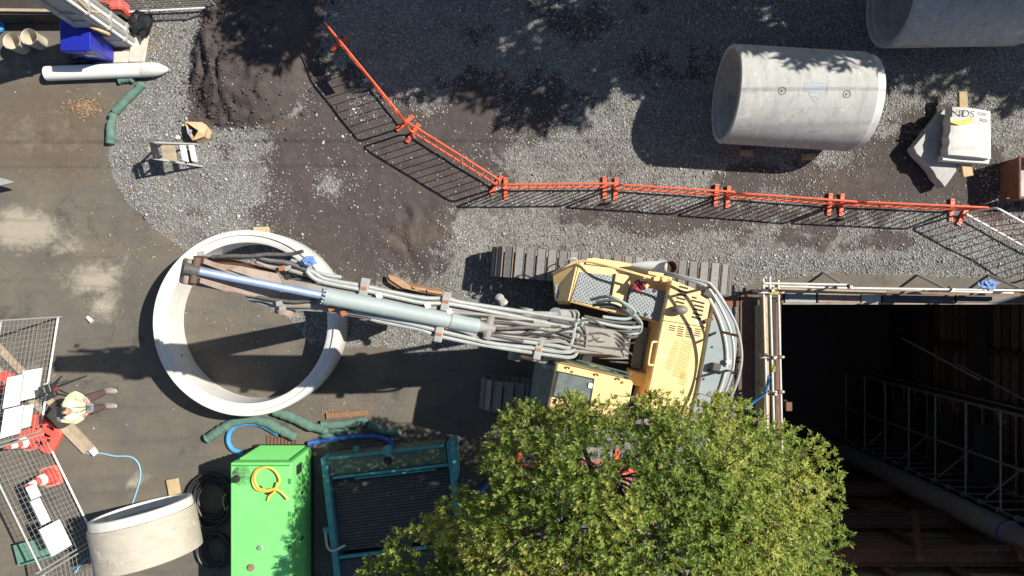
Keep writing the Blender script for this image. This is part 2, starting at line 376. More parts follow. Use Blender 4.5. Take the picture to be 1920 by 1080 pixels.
gy = np.unique(np.round(np.concatenate([np.arange(-6.4, 6.4, dx), np.array([-90,-60,-40,-28,-20,-15,-11,-8.5,PY0,7,8,9.5,12,15,20,30,45,60,90]), np.array([PY1])]), 4))
X, Y = np.meshgrid(gx, gy, indexing='ij'); xs, ys = X.ravel(), Y.ravel()
G_, D_, U_, C_, MD_ = zones(xs, ys); Z_ = relief(xs, ys, G_, D_, C_, MD_)
nx, ny = len(gx), len(gy)
I, J = np.meshgrid(np.arange(nx-1), np.arange(ny-1), indexing='ij'); I = I.ravel(); J = J.ravel()
cx = (gx[I]+gx[I+1])/2; cy = (gy[J]+gy[J+1])/2
keep = ~((cx > PX0) & (cx < PX1) & (cy > PY0) & (cy < PY1)); I = I[keep]; J = J[keep]
faces = np.stack([I*ny+J, (I+1)*ny+J, (I+1)*ny+J+1, I*ny+J+1], 1)
def ground_z(x, y):
    xa = np.array([x]); ya = np.array([y]); g, d, u, c, m = zones(xa, ya); return float(relief(xa, ya, g, d, c, m)[0])
def ground_mat():
    g = N('site_ground'); at = g.n('Attribute', attribute_name='tint'); sp = g.n('SeparateColor', i_Color=at.outputs['Color'])
    gr, di, du = sp.outputs[0], sp.outputs[1], sp.outputs[2]; cl = at.outputs['Alpha']
    f1 = g.noise(2.2, 6, .65); f2 = g.noise(38, 5, .7); f3 = g.noise(140, 3, .7); f4 = g.noise(.7, 4, .6)
    # asphalt
    a = g.mix(g.ramp(f1, .3, .7), (.132,.118,.098), (.092,.084,.072))
    a = g.mix(g.ramp(f4, .42, .66), a, (.155,.13,.098))
    a = g.mix(g.ramp(f3, .52, .75), a, (.20,.19,.17)); a = g.mix(g.ramp(f3, .25, .42, (1,1,1), (0,0,0)), a, (.05,.048,.045))
    crk = g.n('TexVoronoi', feature='DISTANCE_TO_EDGE', i_Vector=g.n('VectorMath', operation='ADD', i_0=g.co(), i_1=g.n('TexNoise', i_Vector=g.co(), i_Scale=1.3, i_Detail=6.0).outputs['Color']).outputs[0], i_Scale=.33)
    a = g.mix(g.math('MULTIPLY', g.math('LESS_THAN', crk.outputs['Distance'], .0022), .28), a, (.03,.028,.026))
    dm = g.math('MULTIPLY', g.ramp(g.math('ADD', du, g.math('ADD', g.math('MULTIPLY', g.math('SUBTRACT', g.noise(3.2, 9, .78, dist=.6), .5), 1.5), g.math('MULTIPLY', g.math('SUBTRACT', f2, .5), .5))), .32, .72), .85)
    a = g.mix(dm, a, (.36,.32,.25))
    # tyre-polished bands, patches
    mp = g.n('Mapping', i_Vector=g.co()); mp.inputs['Scale'].default_value = (.35,2.6,1); mp.inputs['Rotation'].default_value = (0,0,R(-12))
    a = g.mix(g.math('MULTIPLY', g.ramp(g.noise(1.5, 7, .7, mp.outputs[0]), .50, .70), .45), a, (.075,.07,.063))
    a = g.mix(g.math('MULTIPLY', g.ramp(g.noise(9, 9, .8), .56, .74), .5), a, (.19,.175,.15))
    # oily dark stains
    a = g.mix(g.math('MULTIPLY', g.ramp(g.noise(1.1, 5, .6), .62, .72), .55), a, (.035,.032,.03))
    # dark volcanic soil
    d = g.mix(g.ramp(g.noise(4, 7, .7), .3, .7), (.088,.072,.066), (.058,.049,.046))
    d = g.mix(g.ramp(f2, .6, .8), d, (.15,.135,.125))
    clm = g.ramp(g.math('ADD', cl, g.math('MULTIPLY', g.math('SUBTRACT', g.noise(6, 6, .7), .5), 1.1)), .3, .8)
    d = g.mix(clm, d, (.135,.102,.075)); a = g.mix(g.math('MULTIPLY', clm, .6), a, (.115,.085,.055))
    # crushed gravel
    vo = g.n('TexVoronoi', i_Vector=g.co(), i_Scale=30.0); vo2 = g.n('TexVoronoi', i_Vector=g.co(), i_Scale=62.0)
    vg = g.ramp(vo.outputs['Color'], .1, .95, (.15,.146,.137), (.43,.42,.39), (.55, (.265,.258,.24)))
    vg2 = g.ramp(vo2.outputs['Color'], .1, .95, (.09,.087,.08), (.30,.295,.28))
    gg = g.mix(.45, vg, vg2); gg = g.mix(g.ramp(vo.outputs['Distance'], .55, .85), gg, (.095,.09,.082))
    gg = g.mix(g.math('MULTIPLY', g.ramp(g.noise(1.6, 8, .72), .42, .68), .8), gg, (.10,.09,.08)); gg = g.mix(g.math('MULTIPLY', g.ramp(g.noise(3.1, 7, .7), .55, .75), .5), gg, (.26,.25,.23))
    # joins
    dj = g.ramp(g.math('ADD', di, g.math('MULTIPLY', g.math('SUBTRACT', g.noise(7, 8, .75), .5), 1.0)), .43, .58)
    c = g.mix(dj, gg, d)
    gj = g.ramp(g.math('ADD', g.math('ADD', gr, di), g.math('MULTIPLY', g.math('SUBTRACT', g.noise(16, 5, .7), .5), .5)), .40, .60)
    c = g.mix(gj, a, c)
    hgt = g.math('ADD', g.math('MULTIPLY', g.math('MULTIPLY', vo.outputs['Distance'], -1.3), gr), g.math('ADD', g.math('MULTIPLY', f2, .6), g.math('MULTIPLY', f3, .25)))
    hgt = g.math('ADD', hgt, g.math('MULTIPLY', g.math('MULTIPLY', g.noise(9, 7, .7), di), 1.6))
    g.bump(hgt, .55, .03)
    return g.fin(c, .92, spec=.2)
ground_m = ground_mat()
go = mesh_np('ground', np.stack([xs, ys, Z_], 1), faces, ground_m, None, np.stack([G_, D_, U_, C_], 1), True)
tag(go, kind='structure')
# ------------------------------------------------------------------ loose stones, leaf litter
def tint_mat(name, rough=.9, transl=0.0, spec=.3):
    g = N(name); c = g.n('Attribute', attribute_name='tint').outputs['Color']; g.fin(c, rough, spec=spec)
    if transl:
        tr = g.n('BsdfTranslucent', i_Color=g.mix(1.0, c, (1.5,1.5,.7), 'MULTIPLY')); mx = g.n('MixShader', i_Fac=transl)
        g.t.links.new(g.p.outputs[0], mx.inputs[1]); g.t.links.new(tr.outputs[0], mx.inputs[2])
        g.t.links.new(mx.outputs[0], g.t.nodes['Material Output'].inputs[0])
    return g.m
def stones(name, n, rmin, rmax, wgrav, wdirt, wasph, seed, lo, hi, label, foc=None):
    r_ = np.random.default_rng(seed); m = n*3
    x = r_.uniform(-11.0, 11.0, m); y = r_.uniform(-3.2, 6.3, m)
    ok = ~((x > PX0-.02) & (y < PY1+.02)); x = x[ok]; y = y[ok]
    g, d, u, c, md = zones(x, y); a = np.clip(1-g-d, 0, 1)
    cl = .35+1.3*np.clip(fbm(x, y, 1.1, 4, 77)*1.7-.4, 0, 1)
    pr = (g*wgrav+d*wdirt*(1-md*.7)+a*wasph)*cl
    if foc: qx, qy = x*F/H+960, 540-y*F/H; pr = pr*np.max([spot(qx, qy, *q) for q in foc], 0)
    k = r_.random(len(x)) < pr
    x, y, g, d, c, md = [q[k][:n] for q in (x, y, g, d, c, md)]; n = len(x)
    z = relief(x, y, g, d, c, md)
    s = rmin*(rmax/rmin)**(r_.random(n)**1.7)
    base = np.array([[1,0,0],[-1,0,0],[0,1,0],[0,-1,0],[0,0,1],[0,0,-1]], float)
    v = base[None]*(np.stack([s*r_.uniform(.8,1.5,n), s*r_.uniform(.6,1.0,n), s*r_.uniform(.4,.8,n)], 1)[:, None, :])
    v = v+r_.uniform(-.28, .28, v.shape)*s[:, None, None]
    an = r_.uniform(0, 6.28, n); ca, sa = np.cos(an)[:, None], np.sin(an)[:, None]
    vx = v[..., 0]*ca-v[..., 1]*sa+x[:, None]; vy = v[..., 0]*sa+v[..., 1]*ca+y[:, None]; vz = v[..., 2]+(z+s*.25)[:, None]
    vv = np.stack([vx, vy, vz], -1).reshape(-1, 3)
    fs = np.array([[0,2,4],[2,1,4],[1,3,4],[3,0,4],[2,0,5],[1,2,5],[3,1,5],[0,3,5]]); ff = (fs[None]+6*np.arange(n)[:, None, None]).reshape(-1, 3)
    t = lo+(hi-lo)*r_.random(n)**1.6; warm = r_.uniform(-.02, .05, n)
    cc = np.stack([t*(1+warm), t, t*(.97-warm), np.ones(n)], 1); cc = np.repeat(cc, 6, 0)
    o = mesh_np(name, vv, ff, stone_m, None, cc, False, 3); return tag(o, label, 'gravel', kind='stuff')
stone_m = tint_mat('stone')
stones('gravel', 125000, .009, .025, 1.0, .035, .0015, 5, .15, .45, 'grey crushed gravel spread over the site')
stones('loose_stones', 4200, .018, .048, .12, .06, .004, 6, .16, .50, 'larger pale stones lying loose on gravel and soil')
stones('coarse_stones', 5200, .020, .042, 1.0, .35, .02, 16, .17, .48, 'coarse grey stones banked up along the shaft edge and tracks', [(1600,485,300,16),(1430,505,50,30),(860,470,40,70),(900,470,60,40),(600,630,70,22),(780,640,70,24),(330,300,90,100),(640,330,60,60),(880,560,60,30),(1100,440,160,16)])
def litter(name, spots, seed, label):
    r_ = np.random.default_rng(seed); vs_, fs, cs = [], [], []
    pal = [(.24,.145,.085),(.28,.20,.12),(.20,.13,.085),(.33,.25,.13),(.18,.13,.095),(.27,.205,.14),(.34,.14,.06)]
    for (cx_, cy_, rx, ry, n) in spots:
        for _ in range(n):
            a_, q = r_.uniform(0, 6.28), abs(r_.normal(0, .55))
            p = P(cx_+rx*q*math.cos(a_), cy_+ry*q*math.sin(a_), 0)
            if p.x > PX0-.1 and p.y < PY1+.1: continue
            L = r_.uniform(.016, .045); wd = L*r_.uniform(.22, .4); an = r_.uniform(0, 6.28); d = Vector((math.cos(an), math.sin(an), r_.uniform(-.2,.5))); e = Vector((-math.sin(an), math.cos(an), r_.uniform(-.3,.3)))
            b = len(vs_); z0 = max(0, ground_z(p.x, p.y))+r_.uniform(.006, .02); p = Vector((p.x, p.y, z0))
            vs_ += [p-d*L, p+e*wd, p+d*L, p-e*wd]; fs.append((b, b+1, b+2, b+3)); c_ = pal[r_.integers(0, len(pal))]; cs += [(*c_, 1)]*4
    o = mesh_np(name, np.array([tuple(q) for q in vs_]), np.array(fs), leaf_dry, None, np.array(cs)); return tag(o, label, 'leaves', kind='stuff')
leaf_dry = tint_mat('dry_leaf', .7)
litter('leaf_litter', [(160,200,46,24,420),(210,130,60,30,60),(275,75,22,60,110),(225,230,90,60,40),(330,440,80,60,60),(260,470,140,110,55),(430,600,110,60,45),(300,90,30,90,40),(480,640,90,60,30),(620,770,120,30,60),(300,350,110,90,45),(700,770,80,50,25),(1400,440,420,70,70),(200,310,40,110,30),(730,630,90,40,30),(1200,300,400,120,50),(1330,680,60,60,30),(900,850,120,60,160)], 3, 'dry orange and brown leaves scattered on the ground')

def clods(name, n, seed, label):
    r_ = np.random.default_rng(seed); x = r_.uniform(-7.2, -3.6, n*4); y = r_.uniform(2.9, 6.2, n*4); px, py = x*F/H+960, 540-y*F/H
    dm = dpoly(px, py, MOUND); pr = np.where(dm > 0, np.clip(1.1-(px-340)/260, .12, 1), np.exp(dm/14))
    k = r_.random(len(x)) < pr*.6; x, y = x[k][:n], y[k][:n]; n = len(x); g, d, u, c, md = zones(x, y); z = relief(x, y, g, d, c, md)
    s_ = .009*(5.5)**(r_.random(n)**3.2); base = np.array([[1,0,0],[-1,0,0],[0,1,0],[0,-1,0],[0,0,1],[0,0,-1]], float)
    v = base[None]*(s_[:, None, None]*np.array([1,.85,.7]))+r_.uniform(-.35, .35, (n, 6, 3))*s_[:, None, None]
    v = v+np.stack([x, y, z+s_*.2], 1)[:, None, :]; fs = np.array([[0,2,4],[2,1,4],[1,3,4],[3,0,4],[2,0,5],[1,2,5],[3,1,5],[0,3,5]])
    t = r_.uniform(.045, .10, n); cc = np.repeat(np.stack([t*1.1, t*.93, t*.87, np.ones(n)], 1), 6, 0)
    return tag(mesh_np(name, v.reshape(-1, 3), (fs[None]+6*np.arange(n)[:, None, None]).reshape(-1, 3), stone_m, None, cc, False, 3), label, 'soil', kind='stuff')
clods('soil_clods', 2600, 19, 'dark crumbly clods of soil on and around the mound')
# ------------------------------------------------------------------ the shaft
def struct(name, mb, m, parent=None, **k):
    o = mb.build(name, m, parent, **k)
    if parent is None: tag(o, kind='structure')
    return o
earth = M_('shaft_earth', (.13,.105,.085), (.09,.075,.06), .95, bump=.4)
def slab(x0, x1, y0, y1, z0, z1): return MB().box(((x0+x1)/2, (y0+y1)/2, (z0+z1)/2), (x1-x0, y1-y0, z1-z0))
struct('pit_floor', slab(PX0-.6, PX1+.6, PY0-.6, PY1+.6, -PD-.3, -PD), earth)
e = .005
wl = struct('pit_wall', slab(PX0-.4, PX0-.002, PY0, PY1, -PD, -.012), earth)
wr = struct('pit_wall', slab(PX1+.002, PX1+.4, PY0, PY1, -PD, -.012), earth)
wn = struct('pit_wall', slab(PX0-.4, PX1+.4, PY1+.002, PY1+.4, -PD, -.012), earth)
ws = struct('pit_wall', slab(PX0-.4, PX1+.4, PY0-.4, PY0-.002, -PD, -.012), earth)
# lagging boards, soldier piles, walers
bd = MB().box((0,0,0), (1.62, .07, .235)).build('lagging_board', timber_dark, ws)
first = True
nb = 0
for i in range(6):
    for j in range(34):
        xx = PX0+.85+i*1.66; zz = -.35-j*.255
        if zz < -8.9: continue
        loc = (xx, PY0+.03+random.uniform(0, .03), zz)
        if first: bd.location = loc; first = False; o = bd
        else: o = inst(bd, ws, loc)
        o.rotation_euler = (random.uniform(-.04,.04), random.uniform(-.006,.006), 0)
bd2 = inst(bd, wr, (PX1-.03, PY0+.9, -.4), rz=R(90)); bd2.name = 'lagging_board'
for i in range(4):
    for j in range(30):
        if i == j == 0: continue
        inst(bd2, wr, (PX1-.03-random.uniform(0, .03), PY0+.9+i*1.62, -.4-j*.255*1.6), rz=R(90)+random.uniform(-.01,.01))
def hbeam(mb, a, b, w, h, t=.025, up=(0,0,1)):
    a = Vector(a); b = Vector(b); d = (b-a).normalized(); u = Vector(up); u = (u-d*u.dot(d)).normalized()
    mb.beam(a+u*(h/2), b+u*(h/2), w, t, up); mb.beam(a-u*(h/2), b-u*(h/2), w, t, up); mb.beam(a, b, t, h-t*1.05, up); return mb
for i in range(7):
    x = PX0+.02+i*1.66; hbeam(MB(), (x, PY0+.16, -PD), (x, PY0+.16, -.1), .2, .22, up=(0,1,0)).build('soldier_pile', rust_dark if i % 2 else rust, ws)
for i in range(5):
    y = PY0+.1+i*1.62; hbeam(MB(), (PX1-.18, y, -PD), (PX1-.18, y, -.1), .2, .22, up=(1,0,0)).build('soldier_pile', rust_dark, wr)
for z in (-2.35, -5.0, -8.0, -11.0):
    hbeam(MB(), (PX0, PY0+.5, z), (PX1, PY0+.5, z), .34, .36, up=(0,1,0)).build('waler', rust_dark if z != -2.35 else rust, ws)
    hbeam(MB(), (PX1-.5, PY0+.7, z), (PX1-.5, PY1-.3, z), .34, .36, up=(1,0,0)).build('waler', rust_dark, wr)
for x, z in ((7.2,-2.6),(9.6,-2.7),(12.0,-2.7),(8.4,-5.4)):
    MB().beam((x, PY0+.66, z+.9), (x+1.3, PY0+.9, z-1.6), .16, .16).build('brace', rust, ws)
# capping beams along the north side
for (x0, x1, m) in ((1472,1530,cwt_grey),(1534,1613,boom_rust),(1616,1652,conc),(1656,1790,tank_in),(1794,1990,tank_in)):
    a = P(x0, 556, -.25); b = P(x1, 556, -.25)
    MB().box(((a.x+b.x)/2, -.185, -.30), (b.x-a.x, .26, .10)).build('capping_beam', m, wn, bevel=.006)
MB().box(((P(1466,570,-.3).x+11.5)/2, -.335, -.34), (11.5-P(1466,570,-.3).x, .03, .16)).build('beam_flange', boom_rust, wn)
MB().box((PX0+.06, -.19, -.30), (.13, .25, .2)).build('stub_bracket', rust, wn)
# timbers and steel along the edges
def plank(a, b, w, h, m, label, cat='timber', group=None, name='timber_plank'):
    mb = MB().beam(a, b, w, h); o = mb.build(name, m, None, bevel=.004); return tag(o, label, cat, group)
plank(P(1433,556,.25), P(1433,840,.25), .10, .3, timber, 'pale timber board edging the left side of the shaft')
plank(P(1449,560,.1), P(1449,1000,.1), .09, .16, near_black, 'dark boarding strip between the two left shaft rails')
plank(P(1446,541,.1), P(1512,537,.1), .07, .18, timber, 'short pale timber lying at the top left shaft corner')
plank(P(1460,544,.16), P(1660,549,.16), .09, .1, timber_grey, 'long weathered timber along the top edge of the shaft')
plank(P(1660,548,.12), P(1910,552,.12), .08, .1, timber_brown, 'brown timber along the top edge of the shaft near blue cloth')
o = hbeam(MB(), P(1455,560,.02), P(1455,1100,.02), .13, .14).build('edge_beam', rust, None); tag(o, 'rusty steel edge beam along the left lip of the shaft', 'steel beam')
o = hbeam(MB(), P(1474,752,-.1), P(1474,768,-.1), .12, .3).build('bracket_stub', rust, None); tag(o, 'small rusty bracket sticking over the shaft beside the rail', 'bracket')
# scaffold handrails
def coupler(mb, p, s=.05): mb.box(p, (s*1.5, s*1.5, s*1.9))
def rail(name, label, tubes, coups, base):
    t = thing(name, base, label, 'handrail', 'scaffold handrails round the shaft')
    for nm, a, b in tubes: MB().cyl(a, b, .0265, n=10).build(nm, steel_scaf, t, smooth=True)
    for c in coups: mb = MB(); coupler(mb, c); mb.build('coupler', rust, t, bevel=.008)
    return t
tx1, tx2 = P(1443,0,1.02).x, P(1459,0,.55).x
tub = [('rail', (tx1, .22, 1.02), (tx1+.12, -4.2, 1.02)), ('rail', (tx2, .16, .55), (tx2+.10, -4.2, .55)), ('rail', (tx1+.06, .2, .5), (tx1+.18, -4.2, .5))]
co_ = []
for k, yy in enumerate((-.05, -1.35, -2.05, -3.2)):
    fx = tx1+.12*(-yy/4.2); tub.append(('post', (fx+.03, yy, -.2), (fx+.03, yy, 1.12))); co_ += [(fx+.02, yy, 1.02), (fx+.05, yy, .52)]
    tub.append(('stub', (fx-.06, yy-.04, .55), (tx2+.12, yy-.04, .55))); co_.append((tx2+.03, yy-.04, .55))
rail('scaffold_handrail', 'grey scaffold tube handrail down the left side of the shaft', tub, co_, (tx1, 0, 0))
ty = P(0,532,1.02).y
a0 = P(1432,531,1.02); a1 = P(1592,534,1.02); a2 = P(1935,545,1.02)
tub = [('rail', (a0.x, a0.y, 1.02), (a1.x, a1.y, 1.02)), ('rail', (a1.x-.25, a1.y-.06, 1.05), (a2.x, a2.y, 1.05)), ('rail', (a0.x+.2, a0.y-.05, .5), (a2.x, a2.y-.05, .5))]
co_ = []
for px in (1592, 1782, 1925):
    q = P(px, 536 if px < 1700 else 541, 1.02); tub.append(('post', (q.x, q.y-.02, -.1), (q.x, q.y-.02, 1.12))); co_ += [(q.x, q.y, 1.03), (q.x, q.y-.03, .5)]
    tub.append(('brace', (q.x, q.y-.02, .9), (q.x-.05, q.y+.28, .02)))
rail('scaffold_handrail', 'grey scaffold tube handrail across the top side of the shaft', tub, co_, (a0.x, a0.y, 0))
# stair tower in the shaft
tower_m = M_('scaffold_tube_dirty', (.40,.39,.365), (.28,.27,.25), .6, .15, scale=9, wear=(.22,.14,.09), wear_amt=.58, bump=.1)
st = thing('stair_tower', (13.2, -6.0, -PD), 'tall scaffold stair tower standing in the dark shaft', 'scaffold')
A, B, C, D = (13.15,-6.0), (14.65,-6.0), (14.65,-3.7), (13.15,-3.3)
top = -1.0
for q in (A, B, C, D, (13.9, -3.3), (13.15,-4.7)): MB().cyl((q[0], q[1], -PD), (q[0], q[1], top), .03, n=8).build('standard', tower_m, st, smooth=True)
z = -12.9; k = 0
while z < -1.1:
    MB().cyl((A[0], A[1], z), (B[0], B[1], z), .027, n=6).build('ledger', tower_m, st)
    MB().cyl((B[0], B[1], z+.05), (C[0], C[1], z+.05), .027, n=6).build('ledger', tower_m, st)
    MB().cyl((D[0], D[1], z+.08), (C[0], C[1], z+.08), .027, n=6).build('ledger', tower_m, st)
    if k % 2 == 0: MB().cyl((A[0], A[1]+.02, z+.1), (D[0], D[1], z+.1), .027, n=6).build('ledger', tower_m, st)
    for q in (A, B, C): MB().lathe([(.0,.02),(.085,.02),(.085,-.02),(0,-.02)], Matrix.Translation((q[0], q[1], z)), 10).build('coupler_disc', tower_m, st)
    if k % 3 == 1: MB().box((13.9, -4.85, z-.03), (.9, 1.7, .04)).build('landing', near_black, st)
    if k % 3 == 2: MB().cyl((13.3, -5.9, z), (14.5, -3.9, z+1.3), .027, n=6).build('stair_rail', tower_m, st)
    z += .72; k += 1
dq = thing('ventilation_duct', (12.55, -6.35, -PD), 'fat round steel ventilation duct hanging down the shaft corner', 'duct')
MB().lathe([(.31,-PD),(.31,-3.05)], Matrix.Translation((12.55,-6.2,0)), 28).build('duct_tube', duct, dq, smooth=True)
MB().lathe([(.33,-3.05),(.33,-2.95),(.30,-2.95)], Matrix.Translation((12.55,-6.2,0)), 28).build('blue_collar', glow_blue, dq, smooth=True)
MB().lathe([(.30,-2.95),(.30,-.9),(0,-.9)], Matrix.Translation((12.55,-6.2,0)), 28).build('duct_tube', silver, dq, smooth=True)
for z in [-3.6-.62*k for k in range(15)]: MB().lathe([(.325,z),(.335,z+.03),(.325,z+.06)], Matrix.Translation((12.55,-6.2,0)), 24).build('duct_band', duct, dq, smooth=True)
for k, (x, y) in enumerate(((14.1,-2.4),(12.4,-1.6))):
    t = MB().cyl((x, y, -7.5), (x+.35, y-.9, -4.4), .03, n=8).build('loose_scaffold_tube', steel_scaf, None); tag(t, ('loose scaffold tube leaning in the shaft behind the stair tower', 'loose scaffold tube leaning in the middle of the shaft')[k], 'scaffold tube')
o = MB().lathe([(1.55,0),(1.55,.25),(1.4,.25),(1.4,0)], Matrix.Translation((7.4,-3.1,-PD+1.2))@Matrix.Rotation(R(90),4,'Y'), 48, True).build('tunnel_ring', conc, None, smooth=True); tag(o, 'round concrete tunnel eye low on the left shaft wall', 'tunnel ring')
# steel road plates and slabs west of the shaft
for k, (x0, x1, y0, y1, z, m, lb) in enumerate(((1388,1412,553,640,.025,plate_steel,'rusty steel road plate under the digger tail by the tracks'),(1384,1413,644,790,.022,plate_steel,'long rusty steel road plate beneath the counterweight rails'),(1416,1428,572,780,.03,conc,'narrow grey slab strip beside the left shaft board'),(1340,1386,556,575,.02,rust,'rusty steel strip by the end of the upper track'))):
    o = MB().prism([P(x0,y0,z), P(x0,y1,z), P(x1,y1,z), P(x1,y0,z)], z-.004).build('road_plate' if k != 2 else 'edge_slab', m, None, bevel=.004); tag(o, lb, 'steel plate' if k != 2 else 'slab')
# unseen shed added east of the shaft, beyond the frame, to keep it shaded
shedw = M_('shade_shed_cladding', (.62,.62,.58), (.56,.56,.53), .6, scale=1)
sh = thing('added_shade_shed', (17.6, -5, 0), 'tall grey corrugated shed added unseen east of the shaft to shade it', 'shed')
MB().box((20.6, -5.2, 4.5), (6.0, 14.4, 9.0)).build('wall', shedw, sh)
MB().prism([V(17.4,2.2,9.05), V(17.4,-12.6,9.05), V(20.6,-12.6,10.1), V(20.6,2.2,10.1)], .08).build('roof', steel_gal, sh)
MB().prism([V(20.6,2.2,10.1), V(20.6,-12.6,10.1), V(23.8,-12.6,9.05), V(23.8,2.2,9.05)], .08).build('roof', steel_gal, sh)
for i in range(36): MB().box((17.585, 1.8-i*.4, 4.5), (.04, .12, 8.9)).build('corrugation', shedw, sh)
# ------------------------------------------------------------------ concrete ring on the asphalt
c = P(460.5, 606, .8); rc = V(c.x, c.y, 0); RO = 1.85
ring = thing('concrete_ring', rc, 'large white concrete shaft ring standing on the asphalt under the digger arm', 'concrete ring')
MB().lathe([(1.60,.0),(RO-.02,.0),(RO,.03),(RO,.77),(RO-.02,.80),(1.745,.80),(1.735,.755),(1.63,.745),(1.60,.72)], Matrix.Translation(rc), 128, True).build('ring_wall', conc_white, ring, smooth=True)
for a in (R(205), R(330)): 
    d = V(math.cos(a), math.sin(a), 0); MB().lathe([(0,.004),(.03,.004),(.035,0)], Matrix.Translation(rc+d*1.602+V(0,0,.4))@d.to_track_quat('Z','Y').to_matrix().to_4x4()@Matrix.Rotation(math.pi,4,'X'), 12).build('lifting_hole', dark_gap, ring)
for q, lb in (((490,432),'short timber block under the top edge of the white ring'),):
    a = P(*q, .03); tag(MB().box((a.x, a.y, .035), (.32, .14, .07)).build('timber_block', timber, None, bevel=.005), lb, 'timber')
# ------------------------------------------------------------------ big lying pipes
def big_pipe(name, cx, cy, yaw, L, Rr, label, pitch=0, spig=.16, m=conc, zc=None, wall=.115, sp_m=conc_white, seg=72):
    """axis along local x; spigot (narrower end) at +x"""
    zc = Rr+.01 if zc is None else zc
    t = thing(name, (cx, cy, 0), label, 'concrete pipe', 'concrete pipes')
    M = Matrix.Translation((cx, cy, zc))@Matrix.Rotation(yaw,4,'Z')@Matrix.Rotation(pitch,4,'Y')@Matrix.Rotation(R(90),4,'Y')
    ri = Rr-wall
    MB().lathe([(ri+.03,-L/2),(Rr-.012,-L/2),(Rr,-L/2+.012),(Rr,L/2-spig),(Rr-.035,L/2-spig+.004),(ri,L/2-spig+.004),(ri,-L/2+.10),(ri+.03,-L/2+.10)], M, seg, True).build('barrel', m, t, smooth=True)
    MB().lathe([(ri+.001,L/2-spig+.006),(Rr-.036,L/2-spig+.006),(Rr-.040,L/2-.01),(Rr-.05,L/2),(ri+.01,L/2)], M, seg, True).build('spigot', sp_m, t, smooth=True)
    return t, M, Rr
R1 = .94
p1, M1, _ = big_pipe('concrete_pipe', 5.50, 3.70, R(-3.5), 2.66, R1, 'big grey concrete pipe with blue stamp lying behind the orange barriers')
p2, M2, _ = big_pipe('concrete_pipe', 8.74, 5.70, R(1), 2.7, R1, 'big concrete pipe cut by the top right corner of the photo')
big_pipe('concrete_pipe', -7.18, -4.80, R(-78+0), .98, 1.0, 'short tan concrete pipe lying beside the green generator', pitch=R(-7), m=conc_old, zc=1.06, wall=.13) if False else None
def on_pipe(M, r, u, ang):
    """point on a pipe: u along its axis, ang from the top towards -y (towards the viewer's bottom)"""
    return M@Vector((-r*math.cos(ang), -r*math.sin(ang), u))
def pipe_patch(M, r, u0, u1, a0, a1, n=6):
    mb = MB(); vs_ = []
    for i in range(n+1):
        a = a0+(a1-a0)*i/n
        vs_ += [on_pipe(M, r, u0, a), on_pipe(M, r, u1, a)]
    return mb.add(vs_, [(2*i, 2*i+1, 2*i+3, 2*i+2) for i in range(n)])
def pipe_line(mb, M, r, pts, wd):
    for (u0, a0), (u1, a1) in zip(pts, pts[1:]):
        du, da = u1-u0, (a1-a0)*r; L = math.hypot(du, da); nu, na = -da/L*wd/2, du/L*wd/2/r
        n = 5; vs_ = []
        for i in range(n+1):
            t = i/n; u = u0+du*t; a = a0+(a1-a0)*t; vs_ += [on_pipe(M, r, u+nu, a+na), on_pipe(M, r, u-nu, a-na)]
        mb.add(vs_, [(2*i, 2*i+2, 2*i+3, 2*i+1) for i in range(n)])
# find the pipe angle seen at a pixel: solve numerically
def pipe_uv(M, r, px, py):
    cu, ca_, su, sa = 0.0, 0.0, 1.4, 1.2
    for _ in range(6):
        best = None
        for u in np.linspace(cu-su, cu+su, 11):
            for a in np.linspace(ca_-sa, ca_+sa, 11):
                q = on_pipe(M, r, u, a); x, y = px_of(q.x, q.y, q.z); d = (x-px)**2+(y-py)**2
                if best is None or d < best[0]: best = (d, u, a)
        cu, ca_ = best[1], best[2]; su *= .25; sa *= .25
    return cu, ca_
rs = R1+.0035
mb = MB()
c0 = pipe_uv(M1, rs, 1510, 154); c1 = pipe_uv(M1, rs, 1551, 174); 
u0, u1 = c0[0], c1[0]; a0, a1 = c0[1], c1[1]
sgn = 1
box_ = [(u0,a0),(u1,a0),(u1,a1),(u0,a1),(u0,a0)]; pipe_line(mb, M1, rs, box_, .009)
for k in (.28, .62): pipe_line(mb, M1, rs, [(u0+(u1-u0)*.12, a0+(a1-a0)*k), (u1-(u1-u0)*.12, a0+(a1-a0)*k)], .018)
tt = [pipe_uv(M1, rs, 1516, 174), pipe_uv(M1, rs, 1543, 174), pipe_uv(M1, rs, 1528, 192)]; pipe_line(mb, M1, rs, tt+[tt[0]], .014)
mm = [((tt[0][0]*.6+tt[1][0]*.4), tt[0][1]*.6+tt[2][1]*.4), ((tt[0][0]*.35+tt[1][0]*.65), tt[0][1]*.6+tt[2][1]*.4)]; pipe_line(mb, M1, rs, mm, .02)
mb.build('blue_stamp', stamp, p1)
for q in ((1467,170),(1588,176)):
    u, a = pipe_uv(M1, R1, *q); pos = on_pipe(M1, R1+.002, u, a); nrm = (pos-on_pipe(M1, 0, u, a)).normalized(); Q = Matrix.Translation(pos)@nrm.to_track_quat('Z','Y').to_matrix().to_4x4()
    mb = MB().lathe([(.075,0),(.068,.006),(.05,-.001)], Q, 16); mb.lathe([(.0,.012),(.022,.012),(.024,0)], Q, 10); mb.build('lifting_anchor', boom_grey, p1, smooth=True)
mb = MB()
for q in ((1480,205,1640,200),(1440,172,1660,160),(1400,262,1480,270)):
    ua, aa = pipe_uv(M1, rs, q[0], q[1]); ub, ab = pipe_uv(M1, rs, q[2], q[3]); ub = min(ub, 1.1); pipe_line(mb, M1, R1+.0025, [(ua, aa), (ub, ab)], .008)
mb.build('form_seam', M_('form_seam_grey', (.36,.36,.35), (.43,.43,.41), .9, bump=0), p1)
